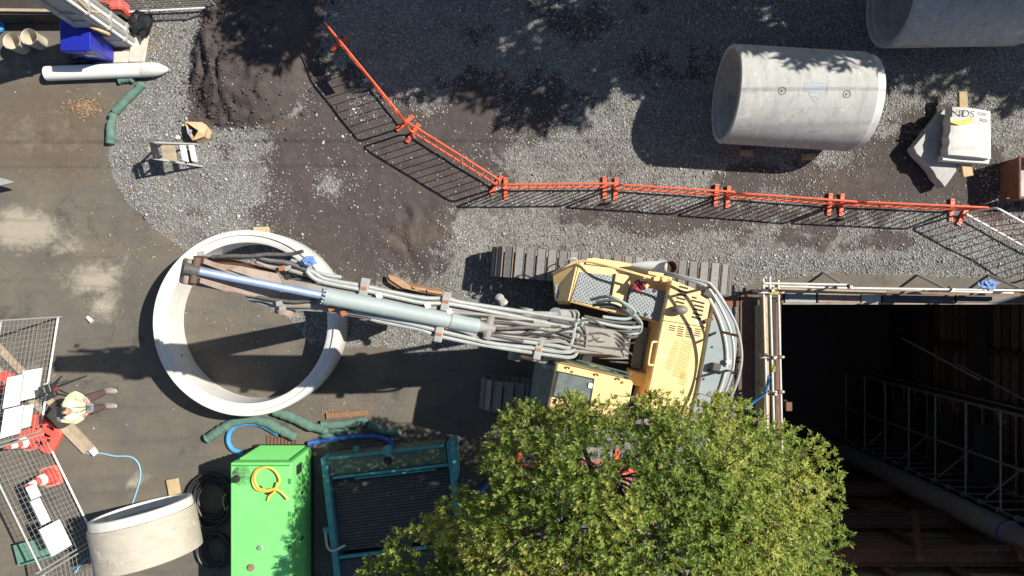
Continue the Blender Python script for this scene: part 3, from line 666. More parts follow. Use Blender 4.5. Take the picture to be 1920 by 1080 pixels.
# timber wedges holding the pipes
for (x, y, lb) in ((4.9,2.72,'timber wedge against the lower side of the stamped pipe, left end'),(6.2,2.64,'timber wedge against the lower side of the stamped pipe, right end')):
    tag(MB().box((x, y+.1, .06), (.3, .14, .12), taper=.6).build('timber_wedge', timber_grey, None), lb, 'timber')
# short pipe, bottom left: mouth towards +y, tipped down
t3 = thing('concrete_pipe', (-7.1, -4.75, 0), 'short tan concrete pipe lying tipped beside the green generator', 'concrete pipe', 'concrete pipes')
M3 = Matrix.Translation((-7.14, -4.77, .985))@Matrix.Rotation(R(12),4,'Z')@Matrix.Rotation(R(-3.0),4,'X')@Matrix.Rotation(R(-90),4,'X')
L3, R3 = .98, .955
MB().lathe([(R3-.13,-L3/2),(R3-.01,-L3/2),(R3,-L3/2+.01),(R3,L3/2-.17),(R3-.03,L3/2-.168),(R3-.13,L3/2-.168)], M3, 72, True).build('barrel', conc_old, t3, smooth=True)
MB().lathe([(R3-.129,L3/2-.165),(R3-.032,L3/2-.165),(R3-.04,L3/2-.012),(R3-.055,L3/2),(R3-.12,L3/2)], M3, 72, True).build('spigot', conc_white, t3, smooth=True)
a = M3@Vector((0, R3+.003, -.18))
MB().lathe([(0,.004),(.055,.004),(.065,0)], Matrix.Translation(M3@(Vector((-.16,-R3*.987,-.22)) if (M3@Vector((0,-1,0))).z > .985 else Vector((.16,R3*.987,-.22))))@Matrix.Rotation(R(-8),4,'X'), 16).build('lifting_hole', timber_grey, t3)
tag(MB().box((P(270,1050,.05).x, -5.1, .06), (1.0, .14, .12)).build('timber_block', timber_grey, None), 'timber packer under the back of the short tan pipe', 'timber')
# ------------------------------------------------------------------ broken precast segments
def segment(name, corners, z, th, m, label, arch=.05, n=10, rough_edge=0):
    """corners px: TL, TR, BR, BL; a shallow arch across TL-TR"""
    t = thing(name, P(*corners[0], 0).xy.to_3d(), label, 'precast segment', 'precast concrete segments')
    A_, B_, C_, D_ = [P(*q, z) for q in corners]; vs_, fs = [], []
    k = 8
    for j in range(k+1):
        for i in range(n+1):
            s_, v_ = i/n, j/k; p = (A_*(1-s_)+B_*s_)*(1-v_)+(D_*(1-s_)+C_*s_)*v_
            p = p+V(0,0,arch*(1-(2*s_-1)**2))
            if i == 0 and rough_edge: p = p+(B_-A_).normalized()*random.uniform(-.01, rough_edge)
            vs_.append(p)
    nT = len(vs_)
    for q in list(vs_): vs_.append(q-V(0,0,th)+V(random.uniform(-.004,.004),0,0))
    w_ = n+1; idx = lambda i, j: j*w_+i
    for j in range(k):
        for i in range(n): fs += [(idx(i,j), idx(i,j+1), idx(i+1,j+1), idx(i+1,j)), tuple(nT+q for q in (idx(i,j), idx(i+1,j), idx(i+1,j+1), idx(i,j+1)))]
    for i in range(n): fs += [(idx(i,0), idx(i+1,0), nT+idx(i+1,0), nT+idx(i,0)), (idx(i+1,k), idx(i,k), nT+idx(i,k), nT+idx(i+1,k))]
    for j in range(k): fs += [(idx(0,j+1), idx(0,j), nT+idx(0,j), nT+idx(0,j+1)), (idx(n,j), idx(n,j+1), nT+idx(n,j+1), nT+idx(n,j))]
    MB().add(vs_, fs).build('slab', m, t); return t
sg1 = segment('precast_segment', [(1712,278),(1770,205),(1832,262),(1772,350)], .34, .26, conc, 'grey broken precast slab lying askew under the lettered one', arch=.02, rough_edge=.03)
sg2 = segment('precast_segment', [(1784,200),(1857,209),(1858,298),(1777,290)], .70, .24, conc_white, 'white precast slab with stencilled lettering and yellow stroke, on the timbers', arch=.05, rough_edge=.03)
MB().prism([P(1768,291,.60), P(1768,300,.60), P(1854,307,.60), P(1856,299,.60)], .16).build('lower_lip', conc_white, sg2)
def text(body, size, px, py, z, rz, m, parent, name, sx=1.0):
    cu = bpy.data.curves.new(name, 'FONT'); cu.body = body; cu.size = size; cu.align_x = 'CENTER'; cu.align_y = 'CENTER'; cu.extrude = .001
    to = bpy.data.objects.new('tmp', cu); col.objects.link(to)
    me = bpy.data.meshes.new_from_object(to, depsgraph=bpy.context.evaluated_depsgraph_get()); bpy.data.objects.remove(to); bpy.data.curves.remove(cu)
    me.name = name; me.materials.clear(); me.materials.append(m)
    o = bpy.data.objects.new(name, me); col.objects.link(o); o.parent = parent
    q = P(px, py, z); pl = parent.location; o.location = (q.x-pl.x, q.y-pl.y, q.z-pl.z); o.rotation_euler = (0,0,rz); o.scale = (sx,1,1); return o
text('NDS', .20, 1809, 213, .756, R(-6), ink, sg2, 'lettering', 1.0)
text('R22/001', .085, 1843, 214, .748, R(-6), ink, sg2, 'lettering', .8)
text('02/05/', .085, 1845, 225, .746, R(-6), ink, sg2, 'lettering', .95)
mb = MB(); pp = [P(1783,227,.752), P(1795,231,.756), P(1808,230,.758), P(1822,223,.757)]
for i, (a, b) in enumerate(zip(pp, pp[1:])): mb.beam(a, b, (.05,.07,.085)[i], .003)
mb.build('yellow_swoosh', ink_y, sg2)
plank(P(1804,172,.42), P(1806,250,.42), .17, .08, timber, 'pale timber batten sticking out above the lettered slab')
plank(P(1806,285,.40), P(1814,331,.40), .20, .08, timber, 'pale timber batten sticking out below the lettered slab')
# ------------------------------------------------------------------ rusty skip at the right edge
x0 = 10.12; sk = thing('rusty_skip', (x0, 2.2, 0), 'small rusty open steel skip at the right edge beside the slabs', 'skip')
hz, y0, y1, x1 = .62, 1.80, 2.62, 11.6
MB().prism([V(x0,y0,hz), V(x0+.0,y1,hz), V(x0,y1,.05), V(x0,y0,.05)], (.03,0,0)).build('end_panel', rust, sk) if False else MB().add([V(x0+.05,y0+.08,.05),V(x0,y0,hz),V(x0,y1,hz),V(x0+.05,y1-.08,.05),V(x0+.09,y0+.09,.05),V(x0+.04,y0+.02,hz),V(x0+.04,y1-.02,hz),V(x0+.09,y1-.09,.05)], [(0,1,2,3),(7,6,5,4),(1,5,6,2),(0,3,7,4),(0,4,5,1),(3,2,6,7)]).build('end_panel', rust, sk)
MB().box(((x0+x1)/2, y0+.02, .34), (x1-x0-.08, .03, .58)).build('side_panel', rust, sk); MB().box(((x0+x1)/2, y1-.02, .34), (x1-x0-.08, .03, .58)).build('side_panel', rust, sk)
MB().box(((x0+x1)/2+.05, (y0+y1)/2, .10), (x1-x0-.2, y1-y0-.1, .04)).build('floor_panel', conc, sk)
for a, b in (((x0+.02,y0,hz+.02),(x0+.02,y1,hz+.02)),((x0,y1,hz+.03),(x1,y1,hz+.03)),((x0,y0,hz+.03),(x1,y0,hz+.03))): MB().cyl(a, b, .028, n=8).build('rim', rust, sk, smooth=True)
# ------------------------------------------------------------------ orange barriers
def barrier(g0, g1, label, m=orange, m2=None, seed=0, sign=(), lean=0.0):
    a = P(*g0); b = P(*g1); L = (b-a).length; rz = math.atan2(b.y-a.y, b.x-a.x)
    t = thing('pedestrian_barrier', ((a.x+b.x)/2, (a.y+b.y)/2, 0), label, 'barrier', 'orange barrier panels', rz); rn = random.Random(seed)
    t.rotation_euler = (lean, rn.uniform(-.004,.004), rz)
    z0, z1, h = .16, 1.12, L/2-.02; r_ = .10
    pts = []
    for (cx_, cz, s0) in ((h-r_, z0+r_, -90), (h-r_, z1-r_, 0), (-h+r_, z1-r_, 90), (-h+r_, z0+r_, 180)):
        for k in range(5): a_ = R(s0+k*22.5); pts.append((cx_+r_*math.cos(a_), 0, cz+r_*math.sin(a_)))
    B = lambda mb, nm, mm: _loc(mb, nm, mm, t)
    B(MB().tube(pts, .021, 8, closed=True), 'frame', m)
    n = 11
    bar0 = B(MB().cyl((0,0,z0), (0,0,z1), .0095, n=6), 'bar', m2 or m); bar0.location = (-h+2*h/(n+1), 0, 0)
    for k in range(2, n+1): inst(bar0, t, (-h+2*h*k/(n+1), 0, 0))
    for s_ in (-1, 1):
        xx = s_*(h-.07)
        ft = B(MB().box((xx,0,.035), (.075,.46,.05)), 'foot', orange); 
        _loc(MB().box((xx,0,.11), (.05,.05,.12)), 'socket', orange, ft)
        for q in (-.19, .19): _loc(MB().cyl((xx,q,.058), (xx,q,.064), .014, n=8), 'bolt_hole', dark_gap, ft)
    for (u, zz, sw, shh) in sign: B(MB().box((u, -.03, zz), (sw, .012, shh)), 'sign_plate', barwhite if False else orange)
    return t
def _loc(mb, name, m, parent):
    me = bpy.data.meshes.new(name); me.from_pydata(mb.v, [], mb.f); me.update(); me.polygons.foreach_set('use_smooth', [True]*len(me.polygons)); me.set_sharp_from_angle(angle=R(40)); me.materials.append(m)
    o = bpy.data.objects.new(name, me); col.objects.link(o); o.parent = parent; return o
barrier((633,77), (765,238), 'orange barrier panel nearest the soil mound with two small sign plates', seed=1, sign=((-.72,.82,.34,.26),(-.25,.90,.36,.22)))
barrier((768,246), (937,352), 'orange barrier panel slanting down to the straight barrier row', seed=2)
barrier((940,354), (1141,352), 'leftmost barrier of the straight orange row', seed=3, lean=.07)
barrier((1146,354), (1350,367), 'second barrier of the straight orange row, above the track middle', seed=4, sign=((-.62,.75,.2,.16),), lean=.07)
barrier((1356,369), (1562,384), 'third barrier of the straight orange row, below the stamped pipe', seed=5, lean=.07)
barrier((1568,384), (1790,394), 'last barrier of the straight orange row, below the precast slabs', seed=6, sign=((-.6,.72,.24,.14),), lean=.07)
barrier((1797,400), (1985,505), 'white rail barrier with red bars at the right end of the row', m=barwhite, m2=barred, seed=7)
for (g0, g1, lb) in (((965,868),(1165,862),'orange barrier half hidden under the tree, upper one'), ((1172,872),(1168,1040),'orange barrier half hidden under the tree, right one'), ((980,1010),(1160,1000),'orange barrier half hidden under the tree, lower one')):
    barrier(g0, g1, lb, seed=8)
# ------------------------------------------------------------------ wire mesh fence panels
def mesh_fence(g0, g1, label, h=1.8, seed=0):
    a = P(*g0); b = P(*g1); L = (b-a).length; rz = math.atan2(b.y-a.y, b.x-a.x)
    t = thing('wire_fence', (a.x, a.y, 0), label, 'fence', 'wire mesh fence panels', rz)
    _loc(MB().cyl((0,0,.02), (0,0,h+.12), .019, n=10), 'post', steel_gal, t); _loc(MB().cyl((L,0,.02), (L,0,h+.12), .019, n=10), 'post', steel_gal, t)
    _loc(MB().cyl((0,0,h), (L,0,h), .019, n=10), 'rail', steel_gal, t); _loc(MB().cyl((0,0,.12), (L,0,.12), .021, n=10), 'rail', barwhite, t)
    mb = MB(); n = int(L/.105)
    rn = random.Random(seed)
    for i in range(1, n): x = L*i/n; mb.beam((x+rn.uniform(-.006,.006),0,.12), (x,rn.uniform(-.01,.01),h), .0048, .0048)
    w_ = mb.build('mesh_wires', steel_gal, None); w_.parent = t; w_['kind'] = 'stuff'
    mb = MB(); k = int(h/.12)
    for i in range(1, k): z = .12+(h-.12)*i/k; mb.beam((0,0,z), (L,0,z+rn.uniform(-.01,.01)), .0048, .0048)
    w_ = mb.build('mesh_wires', steel_gal, None); w_.parent = t; w_['kind'] = 'stuff'
    return t, L, rz
fA, LA, rA = mesh_fence((116,594), (83,806), 'wire mesh fence panel at the left edge above the cones', 1.72, 1)
fB, LB, rB = mesh_fence((89,811), (184,1006), 'wire mesh fence panel leaning over the road cone at lower left', 1.75, 2)
fC, LC, rC = mesh_fence((188,1012), (225,1215), 'wire mesh fence panel cut by the bottom edge behind the tan pipe', 1.75, 3)
def sign_on(f, rz, u, z, wd, ht, label, m=signw):
    """flat board fixed to a fence: u along the panel, z height of its middle"""
    loc = Vector(f.location)+Matrix.Rotation(rz,3,'Z')@Vector((u, .03, z))
    o = MB().box((0,0,0), (wd, .008, ht)).build('sign_board', m, None); o.location = loc; o.rotation_euler = (0,0,rz); return tag(o, label, 'sign', 'white boards on the wire fences')
def fence_uv(g0, g1, px, py, off=0):
    """where a pixel ray meets the fence plane"""
    a = P(*g0); b = P(*g1); d = (b-a).normalized(); nrm = V(-d.y, d.x, 0)
    r_ = P(px, py, 0)-V(0,0,H); t = (a-V(0,0,H)).dot(nrm)/r_.dot(nrm); q = V(0,0,H)+r_*t; return (q-a).dot(d), q.z
for (g, f, rz, c0, c1, lb) in (((116,594,83,806), fA, rA, (37,720), (72,720), 'white board upper right on the left mesh fence'), ((116,594,83,806), fA, rA, (7,733), (38,733), 'white board upper left on the left mesh fence'),
    ((116,594,83,806), fA, rA, (2,790), (38,790), 'large white board low on the left mesh fence'), ((116,594,83,806), fA, rA, (38,780), (57,780), 'narrow white board beside the large one on the fence'),
    ((89,811,184,1006), fB, rB, (49,923), (71,923), 'small white square board by the road cone tip'), ((89,811,184,1006), fB, rB, (64,962), (83,958), 'long narrow white board on the lower mesh fence'), ((89,811,184,1006), fB, rB, (78,1010), (125,1008), 'large white square board on the lower mesh fence')):
    ua, za = fence_uv(g[:2], g[2:], *c0); ub, zb = fence_uv(g[:2], g[2:], *c1)
    um = (ua+ub)/2; zm = (za+zb)/2; ht = abs(za-zb)
    wd = {'small white square board by the road cone tip': .26, 'long narrow white board on the lower mesh fence': .50, 'large white square board on the lower mesh fence': .56, 'large white board low on the left mesh fence': .56, 'narrow white board beside the large one on the fence': .46}.get(lb, .60)
    sign_on(f, rz, um, zm, wd, max(ht, .2), lb)
# fence feet, cones
def foot_block(px, py, rz, label, L=.62, W=.26):
    a = P(px, py); t = thing('fence_foot', (a.x, a.y, 0), label, 'fence foot', 'red plastic fence feet', rz)
    mb = MB(); pts = []
    for (cx_, cy_, s0) in ((L/2-.1, W/2-.1, 0), (-L/2+.1, W/2-.1, 90), (-L/2+.1, -W/2+.1, 180), (L/2-.1, -W/2+.1, 270)):
        for k in range(5): q = R(s0+k*22.5); pts.append(V(cx_+.1*math.cos(q), cy_+.1*math.sin(q), .14))
    o = _loc(mb.prism(pts, .13), 'block', foot_red, t); bv = o.modifiers.new('b', 'BEVEL'); bv.width = .02; bv.segments = 2; bv.limit_method = 'ANGLE'; bv.angle_limit = R(40)
    for k in (-1, 1): _loc(MB().box((k*.16,0,.143), (.12,.12,.012)), 'pad', cone_red, t)
    _loc(MB().cyl((0,0,.14), (0,0,.155), .035, n=10), 'socket_hole', dark_gap, t); return t
foot_block(86, 797, R(-35), 'red plastic fence foot below the person beside timbers')
foot_block(100, 823, R(62), 'red plastic fence foot nearest the plank ends', .56, .34)
foot_block(64, 812, R(17), 'red plastic fence foot behind the lower mesh fence post', .5, .24)
foot_block(78, 826, R(15), 'red plastic fence foot in front of the flat cone', .5, .24)
foot_block(12, 716, R(60), 'red plastic fence foot cut by the left edge of the photo', .5, .26)
def cone(px, py, label, h=.78):
    a = P(px, py); t = thing('road_cone', (a.x, a.y, 0), label, 'traffic cone', 'red and white road cones', R(15))
    pts = []
    for (sx_, sy_, s0) in ((1,1,0),(-1,1,90),(-1,-1,180),(1,-1,270)):
        for k in range(4): q = R(s0+k*30); pts.append(V(sx_*.13+.08*math.cos(q), sy_*.13+.08*math.sin(q), .045))
    _loc(MB().prism(pts, .04), 'base', cone_base, t)
    r_ = lambda z: .15*(1-(z-.045)/h)+.025
    zz = [.045, .045+h*.33, .045+h*.52, .045+h*.66, .045+h*.86, .045+h]
    for k in range(5): _loc(MB().lathe([(r_(zz[k]), zz[k]), (r_(zz[k+1]), zz[k+1])]+([(.0, zz[-1])] if k == 4 else []), None, 20), 'body_band' if k % 2 == 0 else 'white_band', cone_red if k % 2 == 0 else signw, t)
    return t
cone(98, 892, 'red and white road cone standing behind the lower mesh fence', .8)
cone(62, 824, 'red and white road cone between the red fence feet', .74)
# green crate behind the fence
cr = thing('green_crate', P(85,1022), 'green plastic crate standing behind the lower mesh fence', 'crate', None, R(15)); cr.location.z = 0
for (c_, s_) in (((0,-.19,.16),(.78,.025,.3)), ((0,.19,.16),(.78,.025,.3)), ((-.39,0,.16),(.025,.40,.3)), ((.39,0,.16),(.025,.40,.3)), ((0,0,.02),(.76,.38,.03)), ((0,0,.318),(.80,.44,.016))): _loc(MB().box(c_, s_), 'crate_side' if c_[2] == .16 else ('crate_base' if c_[2] == .02 else 'crate_lid'), crate_green, cr)
# planks by the person
plank(P(-40,612,.04), P(103,762,.04), .14, .06, timber_grey, 'weathered plank, upper one, running under the left mesh fence', group='planks by the person')
plank(P(100,765,.05), P(178,848,.05), .15, .07, timber_grey, 'weathered plank, right one, ending in a pale chip by the person', group='planks by the person')
plank(P(-40,660,.04), P(82,772,.04), .12, .06, timber_grey, 'weathered plank, lower one, running under the left mesh fence', group='planks by the person')
plank(P(92,775,.06), P(162,847,.06), .13, .06, timber_grey, 'weathered plank, left one, with blue hose beside it', group='planks by the person')
a = P(176,847,.1); tag(MB().box((a.x,a.y,.1), (.12,.15,.05), R(40)).build('wood_chip', barwhite, None, bevel=.005), 'pale white wood chip on the end of the plank', 'wood chip')
a = P(112,785,.12); tag(MB().prism([P(103,775,.13),P(108,790,.13),P(118,793,.13),P(112,783,.13)], .01).build('paper_sheet', signw, None), 'folded pale paper lying on the planks by the person', 'paper')
# blue hoses on the asphalt
def hose(name, pts, r, m, label, cat='hose', z=None, k=8, n=8):
    q = spline([P(p[0], p[1], (p[2] if len(p) > 2 else (z or r))) for p in pts], k)
    o = MB().tube(q, r, n).build(name, m, None, smooth=True); return tag(o, label, cat)
hose('thin_hose', [(118,790,.1),(128,812),(145,838),(165,850),(190,850),(215,855),(242,856),(256,864),(263,880),(262,900),(255,925),(245,955),(243,975)], .016, M_('pale_blue_hose', (.22,.47,.62), (.18,.4,.55), .5), 'thin light blue hose curling from the planks to the tan pipe')
hose('blue_hose', [(455,850,.05),(436,842),(428,826),(432,808),(447,797),(470,794),(495,799),(522,815)], .05, blue_hose, 'blue hose bent round at the corner of the green generator')
hose('blue_layflat_hose', [(578,832,.08),(610,826),(650,820),(690,817),(715,820),(732,828),(738,842,.45)], .055, blue_lay, 'dark blue hose running from the teal tank to the left')
hose('blue_layflat_hose', [(870,945,.1),(890,930),(910,912),(928,896)], .05, blue_lay, 'short blue hose lying under the left edge of the tree')
hose('blue_cable', [(140,1075,.1),(150,1060),(158,1050),(165,1046)], .02, blue_hose, 'bright blue cables bunched at the lower mesh fence')
# silt socks
def siltsock(pts, r, label):
    q = spline([P(x, y, r*.8) for x, y in pts], 7); n = len(q); rn = random.Random(len(label))
    rs_ = [r*(.45 if i in (0, n-1) else 1+rn.uniform(-.13,.10)) for i in range(n)]
    q = [p+V(rn.uniform(-.012,.012), rn.uniform(-.012,.012), 0) for p in q]
    return tag(MB().tube(q, rs_, 10).build('silt_sock', sock, None, smooth=True), label, 'silt sock', 'green silt socks')
siltsock([(207,272),(208,240),(213,211)], .085, 'green silt sock on the gravel edge, lower of the pair')
siltsock([(213,212),(240,185),(270,155)], .085, 'green silt sock on the gravel edge, upper of the pair')
siltsock([(222,153),(236,149),(250,150)], .07, 'short green silt sock end beside the white pipe')
siltsock([(385,825),(415,805),(448,790),(490,789),(530,808),(556,822)], .10, 'long green silt sock curving past the blue hose bend')
siltsock([(512,771),(550,784),(585,800),(615,806)], .10, 'green silt sock just below the white ring')
siltsock([(600,797),(640,795),(690,789)], .09, 'short straight green silt sock beside the brown timber')
siltsock([(690,795),(720,806),(752,812)], .09, 'green silt sock at the right end of the row')
o = MB().prism([P(600,803,.012),P(600,822,.012),P(665,818,.012),P(665,806,.012)], .008).build('silt_cloth', sock, None); tag(o, 'flat green silt cloth lying below the socks', 'cloth')
plank(P(612,780,.03), P(690,773,.03), .12, .05, timber_brown, 'brown timber sleeper lying above the green silt socks')
gr = thing('drain_grate', P(530,826), 'rusty drain grate between silt sock and generator', 'drain grate'); gr.location.z = 0
a = P(503,826); b = P(556,826)
for i in range(9): x = a.x+(b.x-a.x)*i/8; MB().box((x, a.y, .02), (.03, .18, .02)).build('bar', rust, gr)
for s_ in (-.1, .1): MB().box(((a.x+b.x)/2, a.y+s_, .02), (b.x-a.x+.06, .025, .024)).build('frame', rust, gr)
def soot_mat():
    g = N('soot_stain'); f = g.ramp(g.noise(7, 8, .75), .38, .62)
    return g.fin(g.mix(f, (.035,.05,.035), (.16,.56,.15)), .8)
sootm = soot_mat()
# ------------------------------------------------------------------ green generator with hoses
gz = 1.40
tl, tr = P(432,868,gz), P(546,866,gz); gx0, gx1 = tl.x, tr.x; gy1 = tl.y; gy0 = -6.4
gn = thing('generator', ((gx0+gx1)/2, gy1, 0), 'bright green enclosed generator box beside the teal tank', 'generator')
MB().box(((gx0+gx1)/2, (gy0+gy1)/2, gz/2+.04), (gx1-gx0, gy1-gy0, gz-.1)).build('housing', green_box, gn, bevel=.02, seg=2)
MB().box(((gx0+gx1)/2, (gy0+gy1)/2, .05), (gx1-gx0+.06, gy1-gy0+.08, .09)).build('skid', black_metal, gn)
xm = (gx0+gx1)/2
fr = MB().box((xm, gy1+.012, gz*.52), (gx1-gx0-.10, .02, gz*.82)).build('front_panel', green_dk, gn)
for i in range(9): MB().box((xm, gy1+.028, .22+i*.125), (gx1-gx0-.22, .02, .085), rot=Matrix.Rotation(R(25),3,'X')).build('louvre', green_box, fr)
for s_, nm in ((gx1+.006,'side_panel'),): 
    sp_ = MB().box((s_, gy1-1.2, gz*.52), (.012, 1.8, gz*.8)).build(nm, green_box, gn)
    for k in (0, 1): MB().box((s_+.012, gy1-.75-k*.9, gz*.55), (.014, .05, .16)).build('latch', black_metal, sp_)
    MB().box((s_+.010, gy1-.22, gz*.68), (.012, .18, .3)).build('vent_label', black_metal, sp_)
for v_ in (): MB().box((xm, gy1-v_, gz-.007), (gx1-gx0-.03, .012, .006)).build('lid_seam', green_dk, gn)
for k in range(4): MB().box((gx1-.03, gy1-.35-k*.62, gz-.004), (.05, .10, .016)).build('hinge', green_dk, gn)
MB().box((xm, gy1-.05, gz-.006), (gx1-gx0-.05, .03, .008)).build('lid_edge', green_dk, gn)
MB().lathe([(0,.003),(.19,.003),(.20,0)], Matrix.Translation((gx0+.22, gy1-.24, gz-.0085)), 24).build('soot_patch', sootm, gn)
ex = P(443,898,gz); MB().lathe([(.0,.10),(.055,.10),(.06,0),(.09,-.01)], Matrix.Translation((ex.x, ex.y, gz)), 16).build('exhaust_outlet', black_metal, gn, smooth=True)
so = P(452,880,gz); MB().lathe([(0,0),(.16,0),(.16,-.001)], Matrix.Translation((so.x, so.y, gz-.0065)), 24).build('soot_patch', M_('soot', (.05,.09,.05), (.06,.22,.06), .9, scale=9), gn) if False else None
for q, rr, m, nm in (((487,916),.055,black_metal,'filler_cap'),((503,923),.05,black_metal,'filler_cap'),((488,1027),.05,silver,'lifting_eye'),((471,1064),.07,boom_rust,'vent_cap')):
    a = P(*q, gz); MB().lathe([(0,.035),(rr*.8,.035),(rr,.02),(rr,-.01)], Matrix.Translation((a.x, a.y, gz)), 14).build(nm, m, gn, smooth=True)
yh = [P(x, y, gz+.03+.03*i/16) for i, (x, y) in enumerate(((495,876),(482,880),(475,892),(474,905),(480,916),(492,921),(507,920),(519,911),(524,900),(518,886),(506,877),(492,877),(481,884),(477,897),(483,913),(497,920),(512,917),(526,922),(540,936)))]
o = MB().tube(spline(yh, 5), .022, 8).build('yellow_hose', yellow_hose, None, smooth=True); tag(o, 'coiled yellow hose lying on top of the green generator', 'hose')
o = MB().tube(spline([P(520,905,gz+.07),P(514,922,gz+.05),P(505,930,gz+.03),P(502,939,gz+.03)], 5), .022, 8).build('yellow_hose_end', yellow_hose, None, smooth=True); tag(o, 'loose end of yellow hose on top of the green generator', 'hose')
# black hose coils in its shadow
def coil(px, py, r0, r1, turns, label, rr=.022, sq=1.15):
    c_ = P(px, py); pts = []; n = turns*22; rn = random.Random(px)
    for i in range(n+1):
        a_ = i/22*2*math.pi; q = r0+(r1-r0)*(.5+.5*math.sin(i*.11+rn.uniform(-.05,.05))); pts.append((c_.x+q*math.cos(a_)+.05*math.sin(i*.05), c_.y+sq*q*math.sin(a_), .03+.13*i/n))
    return tag(MB().tube(pts, rr, 6).build('hose_coil', black_rub, None, smooth=True), label, 'hose coil', 'black hose coils')
coil(400, 935, .28, .50, 9, 'large coil of black hose left of the green generator')
coil(408, 1030, .20, .34, 4, 'smaller coil of black hose near the bottom edge')
o = MB().tube(spline([P(425,925,.22),P(418,935,.22),P(422,955,.22),P(428,950,.22)], 6), .01, 6).build('yellow_rope', yel_tag, None); tag(o, 'thin yellow cord lying in the black hose coil', 'cord')
plank(P(323,898,.05), P(333,950,.05), .24, .06, timber, 'pale timber offcut standing out above the short tan pipe')
# ------------------------------------------------------------------ teal tank
tz = .62
TL, TR = P(600,860,tz), P(846,832,tz); ax = (TR-TL).normalized(); ay = V(ax.y, -ax.x, 0)   # ay points down the picture
Wt = (TR-TL).length; Lt = 4.0
tk = thing('settling_tank', (TL.x, TL.y, 0), 'teal steel settling tank half covered by the tree', 'tank')
def tp(u, v, z): return V(TL.x, TL.y, 0)+ax*u+ay*v+V(0,0,z)
Rt = Matrix((ax, -ay, V(0,0,1))).transposed()
def tbox(nm, u, v, z, su, sv, sz, m, par=None, rot=None): return MB().box(tp(u, v, z), (su, sv, sz), rot=rot or Rt).build(nm, m, par or tk)
tbox('side_wall', .07, Lt/2, tz/2, .115, Lt, tz, teal); tbox('side_wall', Wt-.06, Lt/2, tz/2, .085, Lt, tz, teal)
tbox('end_wall', Wt/2, .02, tz/2-.03, Wt-.28, .04, tz-.1, teal_dk); tbox('end_rail', Wt/2, .02, tz-.02, Wt-.28, .05, .05, teal)
tbox('weir_plate', Wt/2, .22, tz-.14, Wt-.28, .34, .03, teal_dk)
h_ = tp(Wt*.5, .22, tz-.12); MB().lathe([(0,0),(.075,0),(.085,.006),(.085,-.01)], Matrix.Translation(h_), 20).build('pipe_hole', dark_gap, tk)
tbox('weir_rail', Wt*.52, .42, tz-.05, Wt-.30, .05, .06, teal); tbox('weir_rail', Wt*.55, .49, tz-.08, Wt*.62, .03, .05, teal)
tbox('floor', Wt/2, Lt/2, .1, Wt-.26, Lt-.1, .04, tank_in)
n = 22; lam_m = M_('lamella_dusty', (.16,.14,.12), (.09,.09,.095), .7, scale=3, wear=(.30,.25,.20), wear_amt=.56, wscale=3)
for i in range(n): 
    v = .58+i*.062; tbox('lamella', Wt/2, v, .36, Wt-.30, .012, .20, lam_m, rot=Rt@Matrix.Rotation(R(38),3,'X'))
tbox('cross_bar', Wt/2, 2.02, tz-.05, Wt-.28, .06, .06, teal); tbox('rear_cover', Wt/2, 2.9, tz-.10, Wt-.28, 1.6, .03, tank_in)
tbox('lug', -.05, 1.45, tz-.05, .12, .10, .08, teal); tbox('lug', Wt*.26, -.06, tz-.25, .12, .1, .1, teal)
MB().lathe([(.10,0),(.10,.10),(.07,.14),(0,.14)], Matrix.Translation(tp(Wt*.52, -.02, tz-.02)), 16).build('hose_inlet', teal, tk, smooth=True)
MB().tube(spline([tp(-.06,1.48,tz), tp(-.05,1.75,tz+.02), tp(.05,1.85,tz+.03), tp(.3,1.78,tz)], 5), .025, 8).build('strap', cream, tk, smooth=True)
plank(P(852,822,.5), P(856,892,.5), .10, .6, teal, 'teal steel post standing right of the teal tank', 'post', name='steel_post')
# ------------------------------------------------------------------ top left corner
pb = P(222, 73); pl_w, pl_d = .56, .36
up = thing('utility_pole', (pb.x, pb.y, 0), 'grey concrete utility pole with strapped conduits at top left', 'utility pole')
ln = .03; ht = 9.5
def pole_pt(x, y, z): return V(pb.x+x*(1-.02*z), pb.y+y*(1-.02*z)+ln*z, z)
def pole_box(nm, x0_, x1_, y0_, y1_, z0_, z1_, m, par=None):
    vs_ = [pole_pt(x, y, z) for z in (z0_, z1_) for x, y in ((x0_,y0_),(x1_,y0_),(x1_,y1_),(x0_,y1_))]
    return MB().add(vs_, [(3,2,1,0),(4,5,6,7),(0,1,5,4),(1,2,6,5),(2,3,7,6),(3,0,4,7)]).build(nm, m, par or up)
pm = M_('pole_concrete', (.40,.395,.375), (.33,.33,.32), .8, scale=3, wear=(.5,.49,.46), wear_amt=.6, wscale=4)
hx, hy = pl_w/2, pl_d/2
pole_box('web', -hx+.04, hx-.04, -hy+.045, hy-.045, 0, ht, pm)
pole_box('flange', -hx, -hx+.13, -hy, hy, 0, ht, pm); pole_box('flange', hx-.13, hx, -hy, hy, 0, ht, pm)
for z0_ in (0, 1.0, 2.3, 3.6, 5): pole_box('cross_rib', -hx+.131, hx-.131, -hy+.003, hy-.003, z0_, z0_+(.55 if z0_ == 0 else .28), pm)
for k, (yy, rr, mm, x_) in enumerate(((-.14,.036,barwhite,hx+.04),(-.05,.055,steel_gal,hx+.06),(.07,.04,pvc,hx+.045),(.16,.05,steel_gal,hx+.055))):
    MB().tube([pole_pt(x_, yy, .02), pole_pt(x_, yy, 5.5)], rr, 10).build('conduit', mm, up, smooth=True)
for z_ in (.35, .9, 1.6, 2.4): pole_box('strap', -hx-.006, hx+.12, -hy-.008, hy+.01, z_, z_+.03, steel_gal)
